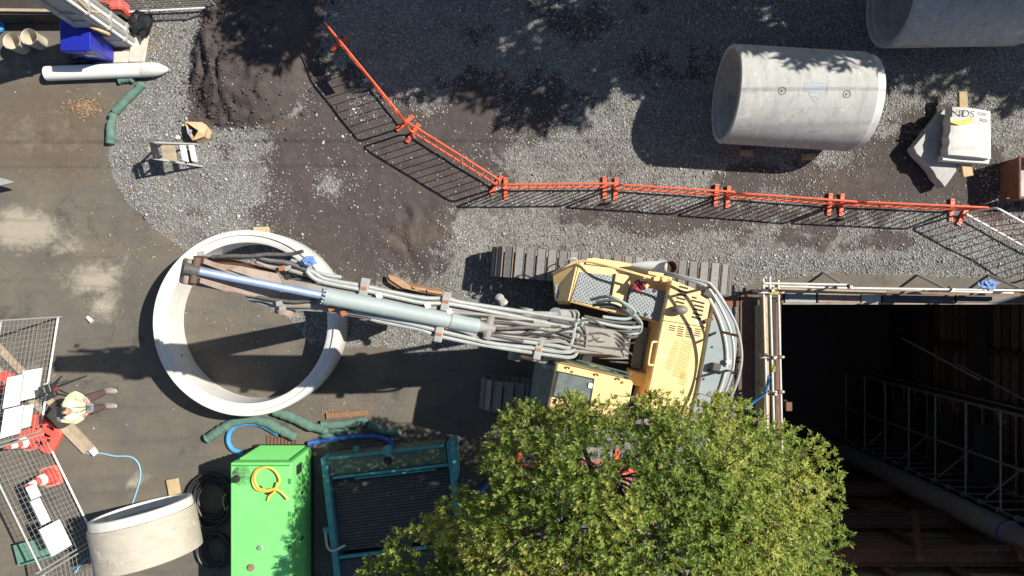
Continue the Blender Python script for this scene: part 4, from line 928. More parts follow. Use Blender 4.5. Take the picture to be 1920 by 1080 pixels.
MB().tube(spline([pole_pt(.1,-hy-.03,1.15), pole_pt(.22,-hy-.05,1.0), pole_pt(.30,-hy-.06,.85), pole_pt(.2,-hy-.05,.8)], 5), .03, 8).build('orange_tie', kraft, up, smooth=True)
MB().tube(spline([pole_pt(hx+.1,0,2.2), pole_pt(hx+.13,-.08,1.9), pole_pt(hx+.1,-.1,1.6), pole_pt(hx+.12,0,1.3)], 5), .018, 6).build('orange_tie', kraft, up, smooth=True)
pole_box('crossarm', -1.2, 1.2, -.08, .08, 8.7, 8.85, timber_dark)
# overhead wires from the pole (their shadows cross the site)
for k, (yy, z_) in enumerate(((5.25,8.6),(5.0,8.3))):
    pts = [V(-30+i*3, yy+i*.012-.35*k, z_-.5*math.sin(math.pi*i/20)) for i in range(21)]
    o = MB().tube(pts, (.009,.006)[k], 6).build('overhead_wire', black_rub, None); tag(o, ('upper overhead wire strung past the utility pole', 'lower overhead wire strung past the utility pole')[k], 'wire')
o = MB().prism([P(246,70,.05),P(240,116,.05),P(270,116,.05),P(281,48,.05),P(262,42,.05)], .045).build('footing_slab', footing_m, None, bevel=.01); tag(o, 'pale worn concrete footing beside the utility pole', 'slab')
o = MB().prism([P(165,96,.03),P(160,118,.03),P(240,117,.03),P(244,95,.03)], .025).build('footing_slab', footing_m, None, bevel=.01); tag(o, 'stained concrete strip above the white pipe', 'slab')
o = MB().blob(P(263,45,.16), (.24,.26,.17), 3, amp=.35, fr=2.6, flat=True).build('rubbish_bag', black_pl, None, smooth=True); tag(o, 'shiny black plastic rubbish bag right of the pole', 'rubbish bag')
o = MB().blob(P(150,112,.10), (.26,.10,.10), 5, amp=.4, fr=2.6, flat=True).build('rubbish_bag', black_pl, None, smooth=True); tag(o, 'black plastic bag in shade below the blue bin', 'rubbish bag')
# blue wheelie bin
bt = thing('wheelie_bin', (-8.50, 4.92, 0), 'blue wheelie bin standing left of the utility pole', 'bin')
vs_ = []
for z_, (a_, b_, c_, d_) in ((.06,(-.22,.22,-.22,.22)),(.95,(-.28,.28,-.27,.29))): vs_ += [V(-8.50+x, 4.92+y, z_) for x, y in ((a_,c_),(b_,c_),(b_,d_),(a_,d_))]
MB().add(vs_, [(3,2,1,0),(4,5,6,7),(0,1,5,4),(1,2,6,5),(2,3,7,6),(3,0,4,7)]).build('body', blue_bin, bt, bevel=.03, seg=2)
MB().prism([V(-8.80,4.62,1.0),V(-8.20,4.62,1.0),V(-8.20,5.22,1.03),V(-8.80,5.22,1.03)], .05).build('lid', blue_bin, bt, bevel=.02, seg=2)
MB().box((-8.55, 4.635, .93), (.42, .05, .09)).build('lid_lip', blue_bin, bt, bevel=.015); MB().box((-8.45, 4.66, .6), (.2, .004, .14)).build('sticker', cream, bt)
for s_ in (-.2, .2): MB().lathe([(0,.03),(.1,.03),(.1,-.03),(0,-.03)], Matrix.Translation((-8.5+s_, 5.18, .10))@Matrix.Rotation(R(90),4,'Y'), 14).build('wheel', black_rub, bt)
# pails
for k, (q, lb) in enumerate((((45,89),'left of two open cream pails at top left'),((77,81),'right of two open cream pails at top left'))):
    a = P(*q); t = thing('pail', (a.x, a.y, 0), lb, 'pail', 'cream pails', 0)
    _loc(MB().lathe([(0,.01),(.15,.01),(.165,.36),(.172,.37),(.172,.35)], None, 28), 'shell', cream, t); _loc(MB().lathe([(.158,.36),(.143,.03),(0,.03)], None, 28), 'lining', cream, t)
o = MB().lathe([(.10,0),(.17,.03),(.17,.08),(.10,.11),(.09,.06)], Matrix.Translation(P(-3,49,.02)), 28, True).build('hose_reel', blue_hose, None, smooth=True); tag(o, 'light blue hose reel cut by the left edge', 'hose reel')
# white pipe with wrapped end
wp = thing('white_pipe', P(180,135), 'white plastic pipe with a film wrapped end lying at top left', 'pipe'); wp.location.z = 0
a, b, c_ = P(88,138,.15), P(268,131,.15), P(316,130,.06)
MB().cyl(a, b, .148, n=24).build('tube', pvc, wp, smooth=True)
MB().tube(spline([b-V(.02,0,0), P(285,130,.15), P(303,130,.12), c_], 5), [.152,.153,.154,.15,.15,.148,.145,.14,.13,.12,.105,.09,.075,.06,.045,.02][:16], 14).build('film_wrap', film, wp, smooth=True)
# dark boards and sheet put in for shade along the top left edge; clutter
def lowwall():
    t = thing('shade_board', P(60,48), 'dark low boards added to give the shaded strip at top left, with a pale capping', 'shade boards'); t.location.z = 0
    y_ = P(0,47).y
    for k, (xa, xb) in enumerate(((-11.2,-9.9),(-9.88,-8.75),(-8.73,-7.9))): MB().box(((xa+xb)/2, y_+.05, .26), (xb-xa, .06, .5)).build('board', near_black, t)  # near-black boards added to give the dark shaded strip
    MB().beam((-11.2,y_+.10,.56), (-8.15,y_+.06,.56), .055, .05).build('capping', timber_grey, t); return t
lowwall()
o = MB().prism([P(-30,0,.02)+V(0,1.2,0), P(-30,26,.02), P(250,26,.02), P(400,14,.02), P(400,0,.02)+V(0,1.2,0)], .015).build('shade_sheet', near_black, None); tag(o, kind='structure')  # near-black sheet laid where the ground lies in shade
for k, (q, s_, lb) in enumerate((((226,17),(.26,.30,.4),'red plastic block half hidden right of the pole top'),((192,4),(.3,.2,.4),'red plastic block cut by the top edge near the pole'),((120,-2),(.25,.2,.3),'red plastic block cut by the top edge left of the pole'))):
    a = P(*q, .2); tag(MB().box((a.x, a.y, s_[2]/2+.02), s_, R(8)).build('barrier_block', foot_red, None, bevel=.05, seg=2), lb, 'block')
fD, LD, rD = mesh_fence((412,18), (186,30), 'wire mesh fence panel lying low along the top edge', .75, 5)
# far left angle iron
o = MB().prism([P(-20,328,.4),P(-20,352,.4),P(27,342,.4),P(18,338,.4)], .05).build('steel_ramp', steel_gal, None); tag(o, 'grey steel ramp tip cut by the left edge', 'steel plate')
# step platform
sp0 = thing('step_platform', P(330,290), 'small aluminium step platform standing on the gravel', 'step platform'); sp0.location.z = 0
q = lambda x, y, z: P(x, y, z)
TLp, BLp = q(289,270,.86), q(297,298,.86)
for a, b in ((q(369,271,.02), q(288,268,.90)), (q(379,312,.02), q(286,297,.90))): MB().beam(a, b, .035, .06).build('stile', steel_gal, sp0)
for a, b in ((q(303,269,.02), q(292,269,.86)), (q(306,300,.02), q(294,297,.86))): MB().beam(a, b, .03, .04).build('rear_leg', steel_gal, sp0)
for (x0_, x1_, z_, m) in ((353,363,.24,barwhite),(336,347,.45,barwhite),(300,326,.66,timber_grey)):
    sl = (x1_-330)*.06
    MB().prism([q(x0_,272,z_), q(x0_+6,300+sl*.6,z_), q(x1_+6,303+sl*.6,z_), q(x1_,272,z_)], .035).build('tread', m, sp0, bevel=.004)
for a, b in ((q(284,268,.92), q(290,297,.92)), (q(291,270,.86), q(298,297,.86))): MB().beam(a, b, .05, .05).build('top_bar', black_metal, sp0)
MB().box(q(281,280,.93), (.03,.09,.03)).build('spirit_level', yel_tag, sp0)
# paper bag and odds and ends
def paperbag():
    t = thing('paper_bag', P(368,246), 'crumpled brown paper bag standing on the gravel beside the mound', 'paper bag'); t.location.z = 0
    pts = [(347,228),(374,229),(387,240),(383,256),(361,263),(352,250)]; vs_ = [P(x, y, .26+random.uniform(-.04,.03)) for x, y in pts]; n = len(vs_)
    base = [P(960+(x-960)*.98+random.uniform(-2,2), 540+(y-540)*.98+random.uniform(-2,2), .01) for x, y in pts]; mid = [(a+b)/2+V(random.uniform(-.03,.03), random.uniform(-.03,.03), 0) for a, b in zip(vs_, base)]
    cen = P(372,245,.30); mb = MB(); mb.add(vs_+mid+base+[cen], [(i, (i+1) % n, n+(i+1) % n, n+i) for i in range(n)]+[(n+i, n+(i+1) % n, 2*n+(i+1) % n, 2*n+i) for i in range(n)]+[((i+1) % n, i, 3*n) for i in (0,1,2,3)])
    mb.build('bag', kraft, t)
    MB().blob(P(355,247,.2), (.05,.05,.04), 2).build('blue_wrapper', blue_rag, t)
paperbag()
for q_, r_, lb in (((333,258),.055,'white stone lying beside the paper bag'),((168,599),.05,'white crushed paper cup lying alone on the asphalt')):
    a = P(*q_, r_*.6); o = (MB().blob(a, (r_,r_*.8,r_*.7), 4, amp=.15) if r_ > .052 else MB().cyl(a+V(-.05,.05,0), a+V(.05,-.04,.01), .032, .045, 12)).build('stone' if r_ > .052 else 'paper_cup', pvc, None, smooth=True); tag(o, lb, 'stone' if r_ > .052 else 'cup')
# broken sleeper beside the boom
bs = thing('broken_sleeper', P(775,535), 'splintered brown timber sleeper lying above the boom', 'timber'); bs.location.z = 0
MB().prism([P(724,521,.14),P(727,530,.14),P(745,541,.14),P(830,556,.14),P(832,544,.14),P(768,530,.14),P(742,524,.14)], .13).build('sleeper', timber_brown, bs, bevel=.01)
for pts in ([(728,515),(731,524),(755,540),(790,548),(775,540),(746,520)], [(800,543),(832,548),(830,552),(802,548)], [(770,537),(800,541),(798,546),(772,542)]): MB().prism([P(x, y, .19) for x, y in pts], .06).build('splinter', M_('fresh_split_wood', (.44,.27,.15), (.34,.20,.11), .8, bump=.4), bs)
# cloths
for q_, z_, r_, m, lb, sd in (((578,489),5.75,(.08,.055,.04),blue_rag,'blue cloth bundle caught on the hoses by the arm pivot',1),((1853,534),1.1,(.15,.09,.05),blue_rag,'blue cloth bundle tied on the top shaft rail',2),((1451,549),1.06,(.09,.035,.03),yel_tag,'yellow tag tied at the shaft rail corner',3),((1450,690),1.06,(.04,.06,.035),yel_tag,'yellow tag tied on the left shaft rail',4)):
    o = MB().blob(P(*q_, z_), r_, sd, 16, 10, .5, 3.2).build('cloth_bundle', m, None, smooth=False); tag(o, lb, 'cloth')
hose('blue_strap', [(1398,766,.5),(1415,752,.6),(1435,735,.8),(1442,705,1.0)], .03, blue_hose, 'blue ended pipe leaning at the left shaft rail by the tree')
# ------------------------------------------------------------------ excavator
dg = thing('excavator', (2.2, -1.0, 0), 'yellow crawler excavator with grey boom reaching over the white ring', 'excavator')
# undercarriage: two tracks of separate shoes
uc_a = math.atan(-.081); ud = V(math.cos(uc_a), math.sin(uc_a), 0); un = V(-ud.y, ud.x, 0)
def track(cx_, cy_):
    c0 = V(cx_, cy_, 0); rr = .46; half = 1.93; zc = .53
    fr = MB().beam(c0-ud*half*.95+V(0,0,zc), c0+ud*half*.95+V(0,0,zc), .34, .5).build('track_frame', dark_gap, dg)
    for s_ in (-1, 1): MB().cyl(c0+ud*half*s_+un*.2+V(0,0,zc), c0+ud*half*s_-un*.2+V(0,0,zc), .36, n=20).build('sprocket', rust, fr, smooth=True)
    for k in range(6): p = c0+ud*(-1.5+k*.6)+V(0,0,.24); MB().cyl(p+un*.2, p-un*.2, .13, n=12).build('roller', rust_dark, fr, smooth=True)
    per = 4*half+2*math.pi*rr; n = 50; step = per/n
    sh_me = None
    for i in range(n):
        s_ = (i+.3)*step
        if s_ < 2*half: u, z, ang = -half+s_, zc+rr, 0
        elif s_ < 2*half+math.pi*rr: a = (s_-2*half)/rr; u, z, ang = half+rr*math.sin(a), zc+rr*math.cos(a), a
        elif s_ < 4*half+math.pi*rr: u, z, ang = half-(s_-2*half-math.pi*rr), zc-rr, math.pi
        else: a = (s_-4*half-math.pi*rr)/rr; u, z, ang = -half-rr*math.sin(a), zc-rr*math.cos(a), math.pi+a
        if sh_me is None:
            m = MB(); m.box((0,0,.0), (step*.84, .60, .025)); m.box((-step*.33,0,.018), (.014, .60, .014))
            o = m.build('track_shoe', shoe_m, None); o.parent = fr; sh_me = o
            m2 = MB().box((step*.425,0,.012), (.010,.598,.035)); e_ = m2.build('shoe_edge', shoe_edge, None); e_.parent = o; edge0 = e_
        else: o = inst(sh_me, fr, (0,0,0)); e_ = edge0.copy(); col.objects.link(e_); e_.parent = o
        o.location = (c0+ud*u+V(0,0,z))-Vector(dg.location)-Vector(fr.location)
        # local x along travel, z outward
        xax = ud*math.cos(ang)+V(0,0,-math.sin(ang)); zax = ud*math.sin(ang)+V(0,0,math.cos(ang)); yax = zax.cross(xax)
        o.rotation_euler = Matrix((xax, yax, zax)).transposed().to_euler()
    return fr
track(2.0, .34); track(1.78, -2.29)
MB().box((2.05,-.98,.62), (2.0,2.1,.5), uc_a).build('car_body', dark_gap, dg, bevel=.05)
MB().cyl((2.2,-1.0,.86), (2.2,-1.0,1.12), .62, n=28).build('slew_ring', dark_gap, dg, smooth=True)
# upper frame
def poly(pts, z): return [P(x, y, z) for x, y in pts]
def slabp(nm, pts, z, th, m, par=None, bevel=0): return MB().prism(poly(pts, z), th).build(nm, m, par or dg, bevel=bevel)
slabp('deck_frame', [(1045,520),(1080,498),(1262,524),(1330,570),(1345,640),(1300,760),(1200,780),(1040,740),(1075,640)], 1.22, .16, dark_gap)
# right-hand tool box / fuel tank side with anti-slip plates
deck = slabp('deck_box', [(1084,491),(1112,483),(1168,491),(1262,514),(1257,546),(1239,607),(1141,585),(1066,566)], 1.98, .84, yellow, bevel=.03)
nose = MB().add([P(1036,516,1.62),P(1084,491,1.982),P(1066,566,1.982),P(1040,563,1.62),P(1042,520,1.16),P(1086,499,1.16),P(1070,572,1.16),P(1046,570,1.16)], [(3,2,1,0),(4,5,6,7),(0,1,5,4),(1,2,6,5),(2,3,7,6),(3,0,4,7)]).build('front_fairing', yellow, deck, bevel=.02)
slabp('step_plate', [(1041,533),(1062,530),(1058,560),(1042,560)], 1.70, .02, dots, deck)
slabp('anti_slip_plate', [(1088,510),(1153,517),(1141,578),(1071,563)], 2.0, .012, dots, deck)
slabp('anti_slip_plate', [(1184,536),(1256,546),(1239,604),(1174,584)], 2.16, .17, dots, deck)
slabp('tank_strip', [(1155,512),(1184,517),(1172,583),(1143,577)], 2.06, .08, yellow, deck, .01)
slabp('side_cover', [(1100,484),(1168,491),(1262,514),(1260,524),(1165,503),(1098,495)], 2.03, .05, yellow, deck, .012)
for q in ((1205,551),(1211,590),(1196,588),(1227,545)): 
    a = P(*q, 2.165); MB().lathe([(0,.012),(.028,.012),(.034,0)], Matrix.Translation(a), 12).build('cap', black_metal if q[0] != 1205 else bolt_r, deck, smooth=True)
# engine hood
hood = slabp('hood', [(1258,524),(1317,547),(1332,568),(1325,606),(1303,729),(1290,780),(1203,772),(1217,720),(1240,606)], 2.36, 1.1, yellow, bevel=.025)
seam = M_('seam_dark', (.16,.10,.035), (.12,.08,.03), .7, bump=0)
MB().beam(P(1239,600,2.364), P(1325,614,2.364), .012, .006).build('panel_seam', seam, hood)
def slot(cx_, cy_, L, wd, ang, z=2.364, m=dark_gap): 
    a = P(cx_, cy_, z); d = V(math.cos(R(ang)), -math.sin(R(ang)), 0)*(L/2*(H-z)/F); return MB().beam(a-d, a+d, wd*(H-z)/F, .008).build('vent_slot', m, hood)
for x, y in ((1282,539),(1280,546),(1278,553),(1277,560),(1275,567)): slot(x, y, 17, 3.2, 14)
for x, y in ((1309,566),(1311,574),(1310,581),(1308,589),(1306,596)): slot(x, y, 18 if y != 566 else 25, 3.2, 14)
slot(1302, 558, 9, 3, 14)
for bx, n in ((1261,3),(1277,5),(1293,5),(1309,4)):
    for k in range(n): slot(bx-k*.6, 611+k*4+(bx-1261)*.13, 11, 1.6, 14)
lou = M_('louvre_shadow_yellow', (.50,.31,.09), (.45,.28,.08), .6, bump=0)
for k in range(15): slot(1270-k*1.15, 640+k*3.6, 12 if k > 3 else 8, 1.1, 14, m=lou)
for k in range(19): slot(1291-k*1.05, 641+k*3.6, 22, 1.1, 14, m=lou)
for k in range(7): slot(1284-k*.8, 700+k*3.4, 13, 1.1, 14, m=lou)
MB().tube(spline([P(1232,641,2.30),P(1226,641,2.42),P(1222,645,2.44),P(1216,680,2.44),P(1219,684,2.42),P(1226,684,2.30)], 4), .018, 8).build('grab_handle', yellow, hood, smooth=True)
MB().blob(P(1275,581,2.46), (.14,.085,.13), 2, 18, 10, .03).build('air_cleaner_cap', M_('cap_grey', (.20,.185,.17), (.15,.14,.13), .5), hood, smooth=True)
slabp('notice_sticker', [(1236,664),(1251,667),(1250,673),(1235,670)], 2.364, .004, cream, hood); slabp('notice_sticker', [(1305,600),(1313,602),(1312,608),(1304,606)], 2.364, .004, barwhite, hood)
slabp('hood_bracket', [(1318,601),(1336,594),(1338,600),(1320,608)], 2.40, .03, rust, hood)
slabp('hood_shade_plate', [(1290,551),(1312,548),(1311,562),(1288,566)], 2.372, .008, boom_rust, hood) if False else None
# counterweight
cc_ = V(2.43, -1.0, 0); Rc = 1.56; pts = []
inner = [(1338,566),(1330,606),(1308,729),(1294,782)]
arc = [cc_+V(Rc*math.cos(a), Rc*math.sin(a), 2.22) for a in np.linspace(R(-58), R(43), 22)]
cw = MB().prism([P(x, y, 2.22) for x, y in inner[::-1]][::-1][::-1]+[] if False else arc+[P(x, y, 2.22) for x, y in inner], 1.05).build('counterweight', cwt_grey, dg, bevel=.03)
a = P(1366,678,2.3); MB().lathe([(0,.02),(.045,.02),(.045,-.1)], Matrix.Translation(a), 14).build('lifting_eye', barwhite, cw)
MB().box(P(1342,688,2.3), (.14,.13,.14), R(-13)).build('camera_housing', hose_grey, cw, bevel=.01); MB().beam(P(1345,690,2.34), P(1367,695,2.34), .09, .03).build('camera_bracket', cyl_blue, cw)
for q in ((1331,629),(1335,651),(1319,711),(1329,694)): MB().lathe([(0,.006),(.02,.006),(.022,0)], Matrix.Translation(P(*q, 2.222)), 10).build('bolt_hole', dark_gap, cw)
# rails round the tail
def pipe(nm, pts, r, m, par=None, k=6, n=8): return MB().tube(spline([P(*q) for q in pts], k), r, n).build(nm, m, par or dg, smooth=True)
pipe('tail_rail', [(1232,507,2.5),(1270,516,2.9),(1322,528,3.0),(1334,535,3.0),(1352,560,3.0),(1376,600,3.0),(1388,640,3.0),(1390,680,3.0),(1380,722,3.0),(1360,765,3.0),(1345,790,3.0)], .024, steel_gal)
pipe('tail_rail', [(1245,514,2.4),(1290,525,2.65),(1322,536,2.72),(1340,557,2.72),(1362,600,2.72),(1374,640,2.72),(1375,685,2.72),(1365,722,2.72),(1350,755,2.72),(1335,785,2.72)], .024, steel_gal)
pipe('tail_rail', [(1312,545,2.24),(1330,560,2.24),(1350,602,2.24),(1361,645,2.24),(1362,685,2.24),(1352,725,2.24),(1338,755,2.24),(1325,785,2.24)], .028, steel_scaf)
for a, b in (((1352,622,2.3),(1384,630,3.0)), ((1330,538,2.3),(1338,537,3.0)), ((1362,694,2.3),(1388,700,3.0))): MB().beam(P(*a), P(*b), .045, .02).build('rail_bracket', rust, dg)
MB().box(P(1325,551,2.34), (.16,.12,.14), R(-30)).build('rail_clamp', hose_grey, dg, bevel=.02)
# yellow side rail and exhaust stack
pipe('side_rail', [(1036,513,1.7),(1060,500,2.0),(1085,490,2.1),(1110,492,2.2),(1160,504,2.45),(1200,515,2.5),(1222,522,2.5)], .022, yellow)
pipe('side_rail', [(1222,522,2.5),(1228,524,2.45),(1230,525,2.1)], .03, yellow)
for q in ((1229,522),(1243,524)): MB().lathe([(0,.16),(.05,.16),(.055,.12),(.05,0)], Matrix.Translation(P(*q, 2.05)), 14).build('filler_neck', yellow, deck, smooth=True)
pipe('mirror_arm', [(1086,491,1.95),(1076,484,2.0),(1062,488,2.0),(1060,497,1.9)], .012, steel_gal); pipe('mirror_arm', [(1050,502,1.8),(1044,495,1.8),(1030,500,1.8),(1026,508,1.7)], .012, black_metal)
ea, eb = P(1184,497,2.22), P(1252,501,2.46)
stk = MB(); d_ = (eb-ea).normalized()
stk.tube([ea, ea*.6+eb*.4, eb], [.03,.085,.115], 20).build('exhaust_stack', M_('exhaust_white', (.82,.80,.75), (.76,.74,.69), .6), dg, smooth=True)
et = P(1258,501,2.62); MB().lathe([(.10,-.16),(.125,-.02),(.125,0),(.105,0),(.095,-.10),(0,-.10)], Matrix.Translation(et), 24).build('stack_mouth', rust, dg, smooth=True); MB().lathe([(0,-.09),(.06,-.09)], Matrix.Translation(et), 16).build('stack_throat', dark_gap, dg)
o = MB().blob(P(1198,536,2.28), (.10,.08,.06), 6, 16, 10, .45, 3).build('cloth_bundle', rag_red, None); tag(o, 'red and black rag lying on the digger deck', 'cloth')
# walkway grate and loose pieces between boom and hood
slabp('walkway_plate', [(1196,612),(1213,615),(1199,692),(1182,688)], 1.62, .03, dots); slabp('walkway_plate', [(1214,615),(1238,608),(1216,700),(1200,692)], 1.55, .03, dots)
slabp('corner_cover', [(1183,694),(1220,703),(1215,728),(1180,720)], 1.95, .5, yellow, None, .015)
# cab
cz = 3.02
cab = slabp('cab_body', [(1047,684),(1184,716),(1168,798),(1030,764)], cz-.10, 1.7, yellow, bevel=.05)
roof = slabp('cab_roof', [(1043,681),(1188,715),(1171,803),(1026,768)], cz, .10, yellow, cab, bevel=.035)
slabp('roof_window', [(1048,698),(1111,712),(1104,756),(1038,742)], cz+.012, .014, glass_dark, roof); slabp('roof_window_frame', [(1044,695),(1115,710),(1107,760),(1034,744)], cz+.004, .012, black_metal, roof)
MB().add([P(1044,682,cz-.1),P(1028,766,cz-.1),P(1004,668,1.5),P(990,760,1.5)], [(0,1,3,2)]).build('windscreen', glass_dark, cab)
for a, b in (((1044,682,cz-.1),(1004,668,1.45)), ((1028,766,cz-.1),(990,760,1.45))): MB().beam(P(*a), P(*b), .06, .06).build('pillar', black_metal, cab)
MB().beam(P(1004,668,1.5), P(990,760,1.5), .07, .07).build('sill_bar', M_('cab_green_trim', (.03,.09,.075), (.025,.07,.06), .5), cab)
for a, b in (((1060,676,2.7),(1185,708,2.7)), ((1080,674,2.4),(1180,700,2.4))): MB().beam(P(*a), P(*b), .03, .05).build('side_window_trim', M_('cab_green_trim', (.03,.09,.075)), cab)
for q in ((1064,690),(1118,703),(1158,711)): MB().tube(spline([P(q[0]-3,q[1]+2,cz),P(q[0]-3,q[1]-2,cz+.02),P(q[0]+3,q[1]-1,cz+.02),P(q[0]+3,q[1]+2,cz)], 3), .010, 6).build('roof_staple', rust, roof)
for q in ((1073,697),(1167,717)): MB().lathe([(0,.02),(.02,.02),(.022,0)], Matrix.Translation(P(*q, cz)), 10).build('roof_bolt', bolt_r, roof)
MB().box(P(1107,723,cz+.02), (.07,.08,.03), R(-13)).build('roof_latch', barwhite, roof)
# ------------------------------------------------------------------ boom
FT = P(1160,640,1.95); NS = P(540,547,5.45); bd_ = (NS-FT); bd_.z = 0; BL = bd_.length; bdir = bd_.normalized(); bside = V(-bdir.y, bdir.x, 0)   # bside: towards the picture's bottom (cab side)
prof_c = [(0,1.95,.24),(.5,2.55,.36),(1.1,3.30,.44),(1.8,3.98,.46),(2.5,4.42,.44),(3.3,4.80,.36),(4.1,5.12,.29),(BL-.2,5.40,.22),(BL+.12,5.50,.14)]
def zb(s_):
    for (a, za, ha), (b, zb_, hb) in zip(prof_c, prof_c[1:]):
        if s_ <= b: t = (s_-a)/(b-a); return za+(zb_-za)*t, ha+(hb-ha)*t
    return prof_c[-1][1], prof_c[-1][2]
def BPt(s_, side, up_): z, h_ = zb(s_); return V(FT.x, FT.y, 0)+bdir*s_+bside*side+V(0,0,z+up_)
bw = .215
mb = MB(); vs_ = []; fs = []
for k, (s_, z, h_) in enumerate(prof_c):
    wd = bw*(1.25 if k == 0 else (.78 if k >= len(prof_c)-3 else 1))
    a = prof_c[max(k-1,0)]; b = prof_c[min(k+1,len(prof_c)-1)]; tv = V(b[0]-a[0], 0, b[1]-a[1]).normalized(); nv = bdir*(-tv.z)+V(0,0,tv.x)
    c_ = V(FT.x, FT.y, z)+bdir*s_
    vs_ += [c_+bside*wd-nv*h_, c_+bside*wd+nv*h_, c_-bside*wd+nv*h_, c_-bside*wd-nv*h_]
n = len(prof_c)
for i in range(n-1):
    for k in range(4): fs.append((i*4+k, i*4+(k+1) % 4, (i+1)*4+(k+1) % 4, (i+1)*4+k))
fs += [(3,2,1,0), tuple((n-1)*4+k for k in range(4))]
boom = mb.add(vs_, fs).build('boom', boom_grey, dg, bevel=.02)
for s_ in (.9, 2.6, 3.9): 
    for sd in (-1, 1): MB().box(BPt(s_, sd*(bw+.012), .0), (.10,.02,.3), math.atan2(bdir.y, bdir.x)).build('stiffener', boom_grey, boom)
def on_boom(px, py, up_, top=True):
    """world point at this pixel, at the height of the boom there"""
    z = 4.0
    for _ in range(12):
        q = P(px, py, z); s_ = (q-V(FT.x, FT.y, q.z)).dot(bdir); s_ = max(0, min(s_, BL)); zc, h_ = zb(s_); sl = (zb(min(s_+.3, BL))[0]-zb(max(s_-.3, 0))[0])/(min(s_+.3, BL)-max(s_-.3, 0)); z = zc+(h_*math.hypot(1, sl) if top else 0)+up_
    return P(px, py, z)
def bpipe(nm, pts, r, m, up_=.02, top=True, k=5, par=None, n=8, jit=0):
    return MB().tube(spline([on_boom(x, y, up_+random.uniform(-jit, jit), top) for x, y in pts], k), r, n).build(nm, m, par or boom, smooth=True)
R1p = [(560,497),(590,512),(613,524),(680,536),(740,549),(797,559),(837,560),(864,567),(950,580),(1040,594),(1100,604)]
R2p = [(575,508),(600,527),(677,543),(740,557),(793,568),(834,569),(873,575),(960,592),(1040,609),(1085,615)]
L1p = [(633,577),(652,574),(683,587),(760,600),(837,613),(865,619),(887,627)]
L2p = [(695,598),(740,608),(785,617),(819,629),(870,640),(908,647),(970,657),(1040,667),(1066,670),(1080,664),(1085,640),(1092,605)]
L3p = [(905,632),(982,640),(1040,648),(1062,652),(1071,645),(1078,612),(1085,598)]
L4p = [(640,583),(700,593),(770,607),(830,622),(880,634),(930,645),(1000,653),(1052,660),(1075,656),(1084,625)]
for pts, u in ((R1p,.0),(R2p,.04),(L1p,.05),(L2p,-.03),(L3p,.06),(L4p,.02)): bpipe('boom_pipe', pts, .030, pipe_grey, u)
for pts in ([(845,585),(900,590),(960,598),(1010,606)], [(900,597),(945,600),(985,607),(1030,612)], [(1010,615),(1045,620),(1075,622)]): bpipe('boom_pipe', pts, .028, boom_grey, .06)
for q, wd in (((683,540),.26),((836,565),.26),((823,626),.22),((1009,655),.3)):
    a = on_boom(*q, .05); MB().box(a, (.11, wd, .10), math.atan2(bdir.y, bdir.x)).build('pipe_clamp', clamp_m, boom, bevel=.01); MB().box(a+V(0,0,.055), (.085,.035,.02), math.atan2(bdir.y, bdir.x)).build('clamp_bolt', bolt_r, boom)
for q in ((711,555),(802,573),(843,584),(839,611),(621,578),(645,587)): MB().box(on_boom(*q, .10), (.07,.07,.05), .4).build('clamp_bolt', bolt_r if q[0] in (839,645,621) else barwhite, boom)
hz = [[(905,612),(940,616),(990,614),(1010,618)], [(905,625),(940,632),(980,640)], [(970,635),(1010,628),(1040,622),(1070,632),(1090,640)], [(985,625),(1020,616),(1060,628),(1100,640),(1140,630),(1180,650)],
      [(1060,610),(1090,625),(1080,645),(1105,650),(1150,648)], [(1100,615),(1120,640),(1150,640),(1185,665)], [(1020,640),(1050,632),(1085,645),(1120,650),(1175,655)], [(1070,605),(1110,600),(1140,620),(1180,640)], [(1090,630),(1130,625),(1165,645),(1190,642)]]
for k, pts in enumerate(hz): bpipe('hose', pts, .026 if k < 2 else .017, hose_grey, .10 if k < 2 else .06, k=7, jit=.03)
dk = [[(900,604),(950,606),(1000,612),(1050,612)],[(920,622),(960,628),(1000,626),(1040,632)],[(930,628),(985,634),(1030,640),(1060,640)],[(1030,600),(1060,606),(1085,620),(1100,640)],[(1000,634),(1030,626),(1060,618),(1085,610)],[(1095,610),(1100,630),(1098,655)],[(880,600),(930,598),(975,603)],[(860,592),(910,594),(960,600),(1000,604)],[(1010,645),(1045,640),(1080,650),(1130,660)]]
for k, pts in enumerate(dk): bpipe('hose', pts, .02, (hose_grey, dark_gap, boom_grey)[k % 3], .05+.03*(k % 3), k=6, jit=.02)
# hose loops from the slew centre over to the boom
for k, pts in enumerate(([(1108,562,2.5),(1140,556,2.9),(1170,568,3.0),(1190,585,2.9),(1175,598,2.9),(1130,594,3.0)], [(1112,572,2.5),(1150,572,2.8),(1185,592,2.9),(1192,604,2.8),(1150,604,2.9),(1095,593,3.1)], [(1118,566,2.4),(1160,565,2.7),(1195,595,2.8),(1200,612,2.7),(1160,612,2.9),(1090,597,3.1)], [(1140,585,2.5),(1175,600,2.7),(1197,618,2.6),(1165,620,2.7),(1100,604,3.0)], [(1125,575,2.3),(1165,580,2.6),(1200,605,2.6),(1195,625,2.5),(1150,618,2.7),(1090,601,3.0)], [(1195,630,2.3),(1180,632,2.4),(1155,620,2.6),(1120,606,2.9)])):
    pipe('hose_loop', pts, .027, hose_grey if k % 2 else cyl_blue, k=8)
for k in range(9): a = P(1150+random.uniform(-4,4), 622+k*7, 2.05+random.uniform(-.1,.2)); pipe('valve_hose', [(1150-random.uniform(0,30),622+k*7,2.3),(1160,623+k*7,2.35),(1178,626+k*7+random.uniform(-4,4),2.1)], .016, boom_grey if k % 2 else hose_grey, k=4)
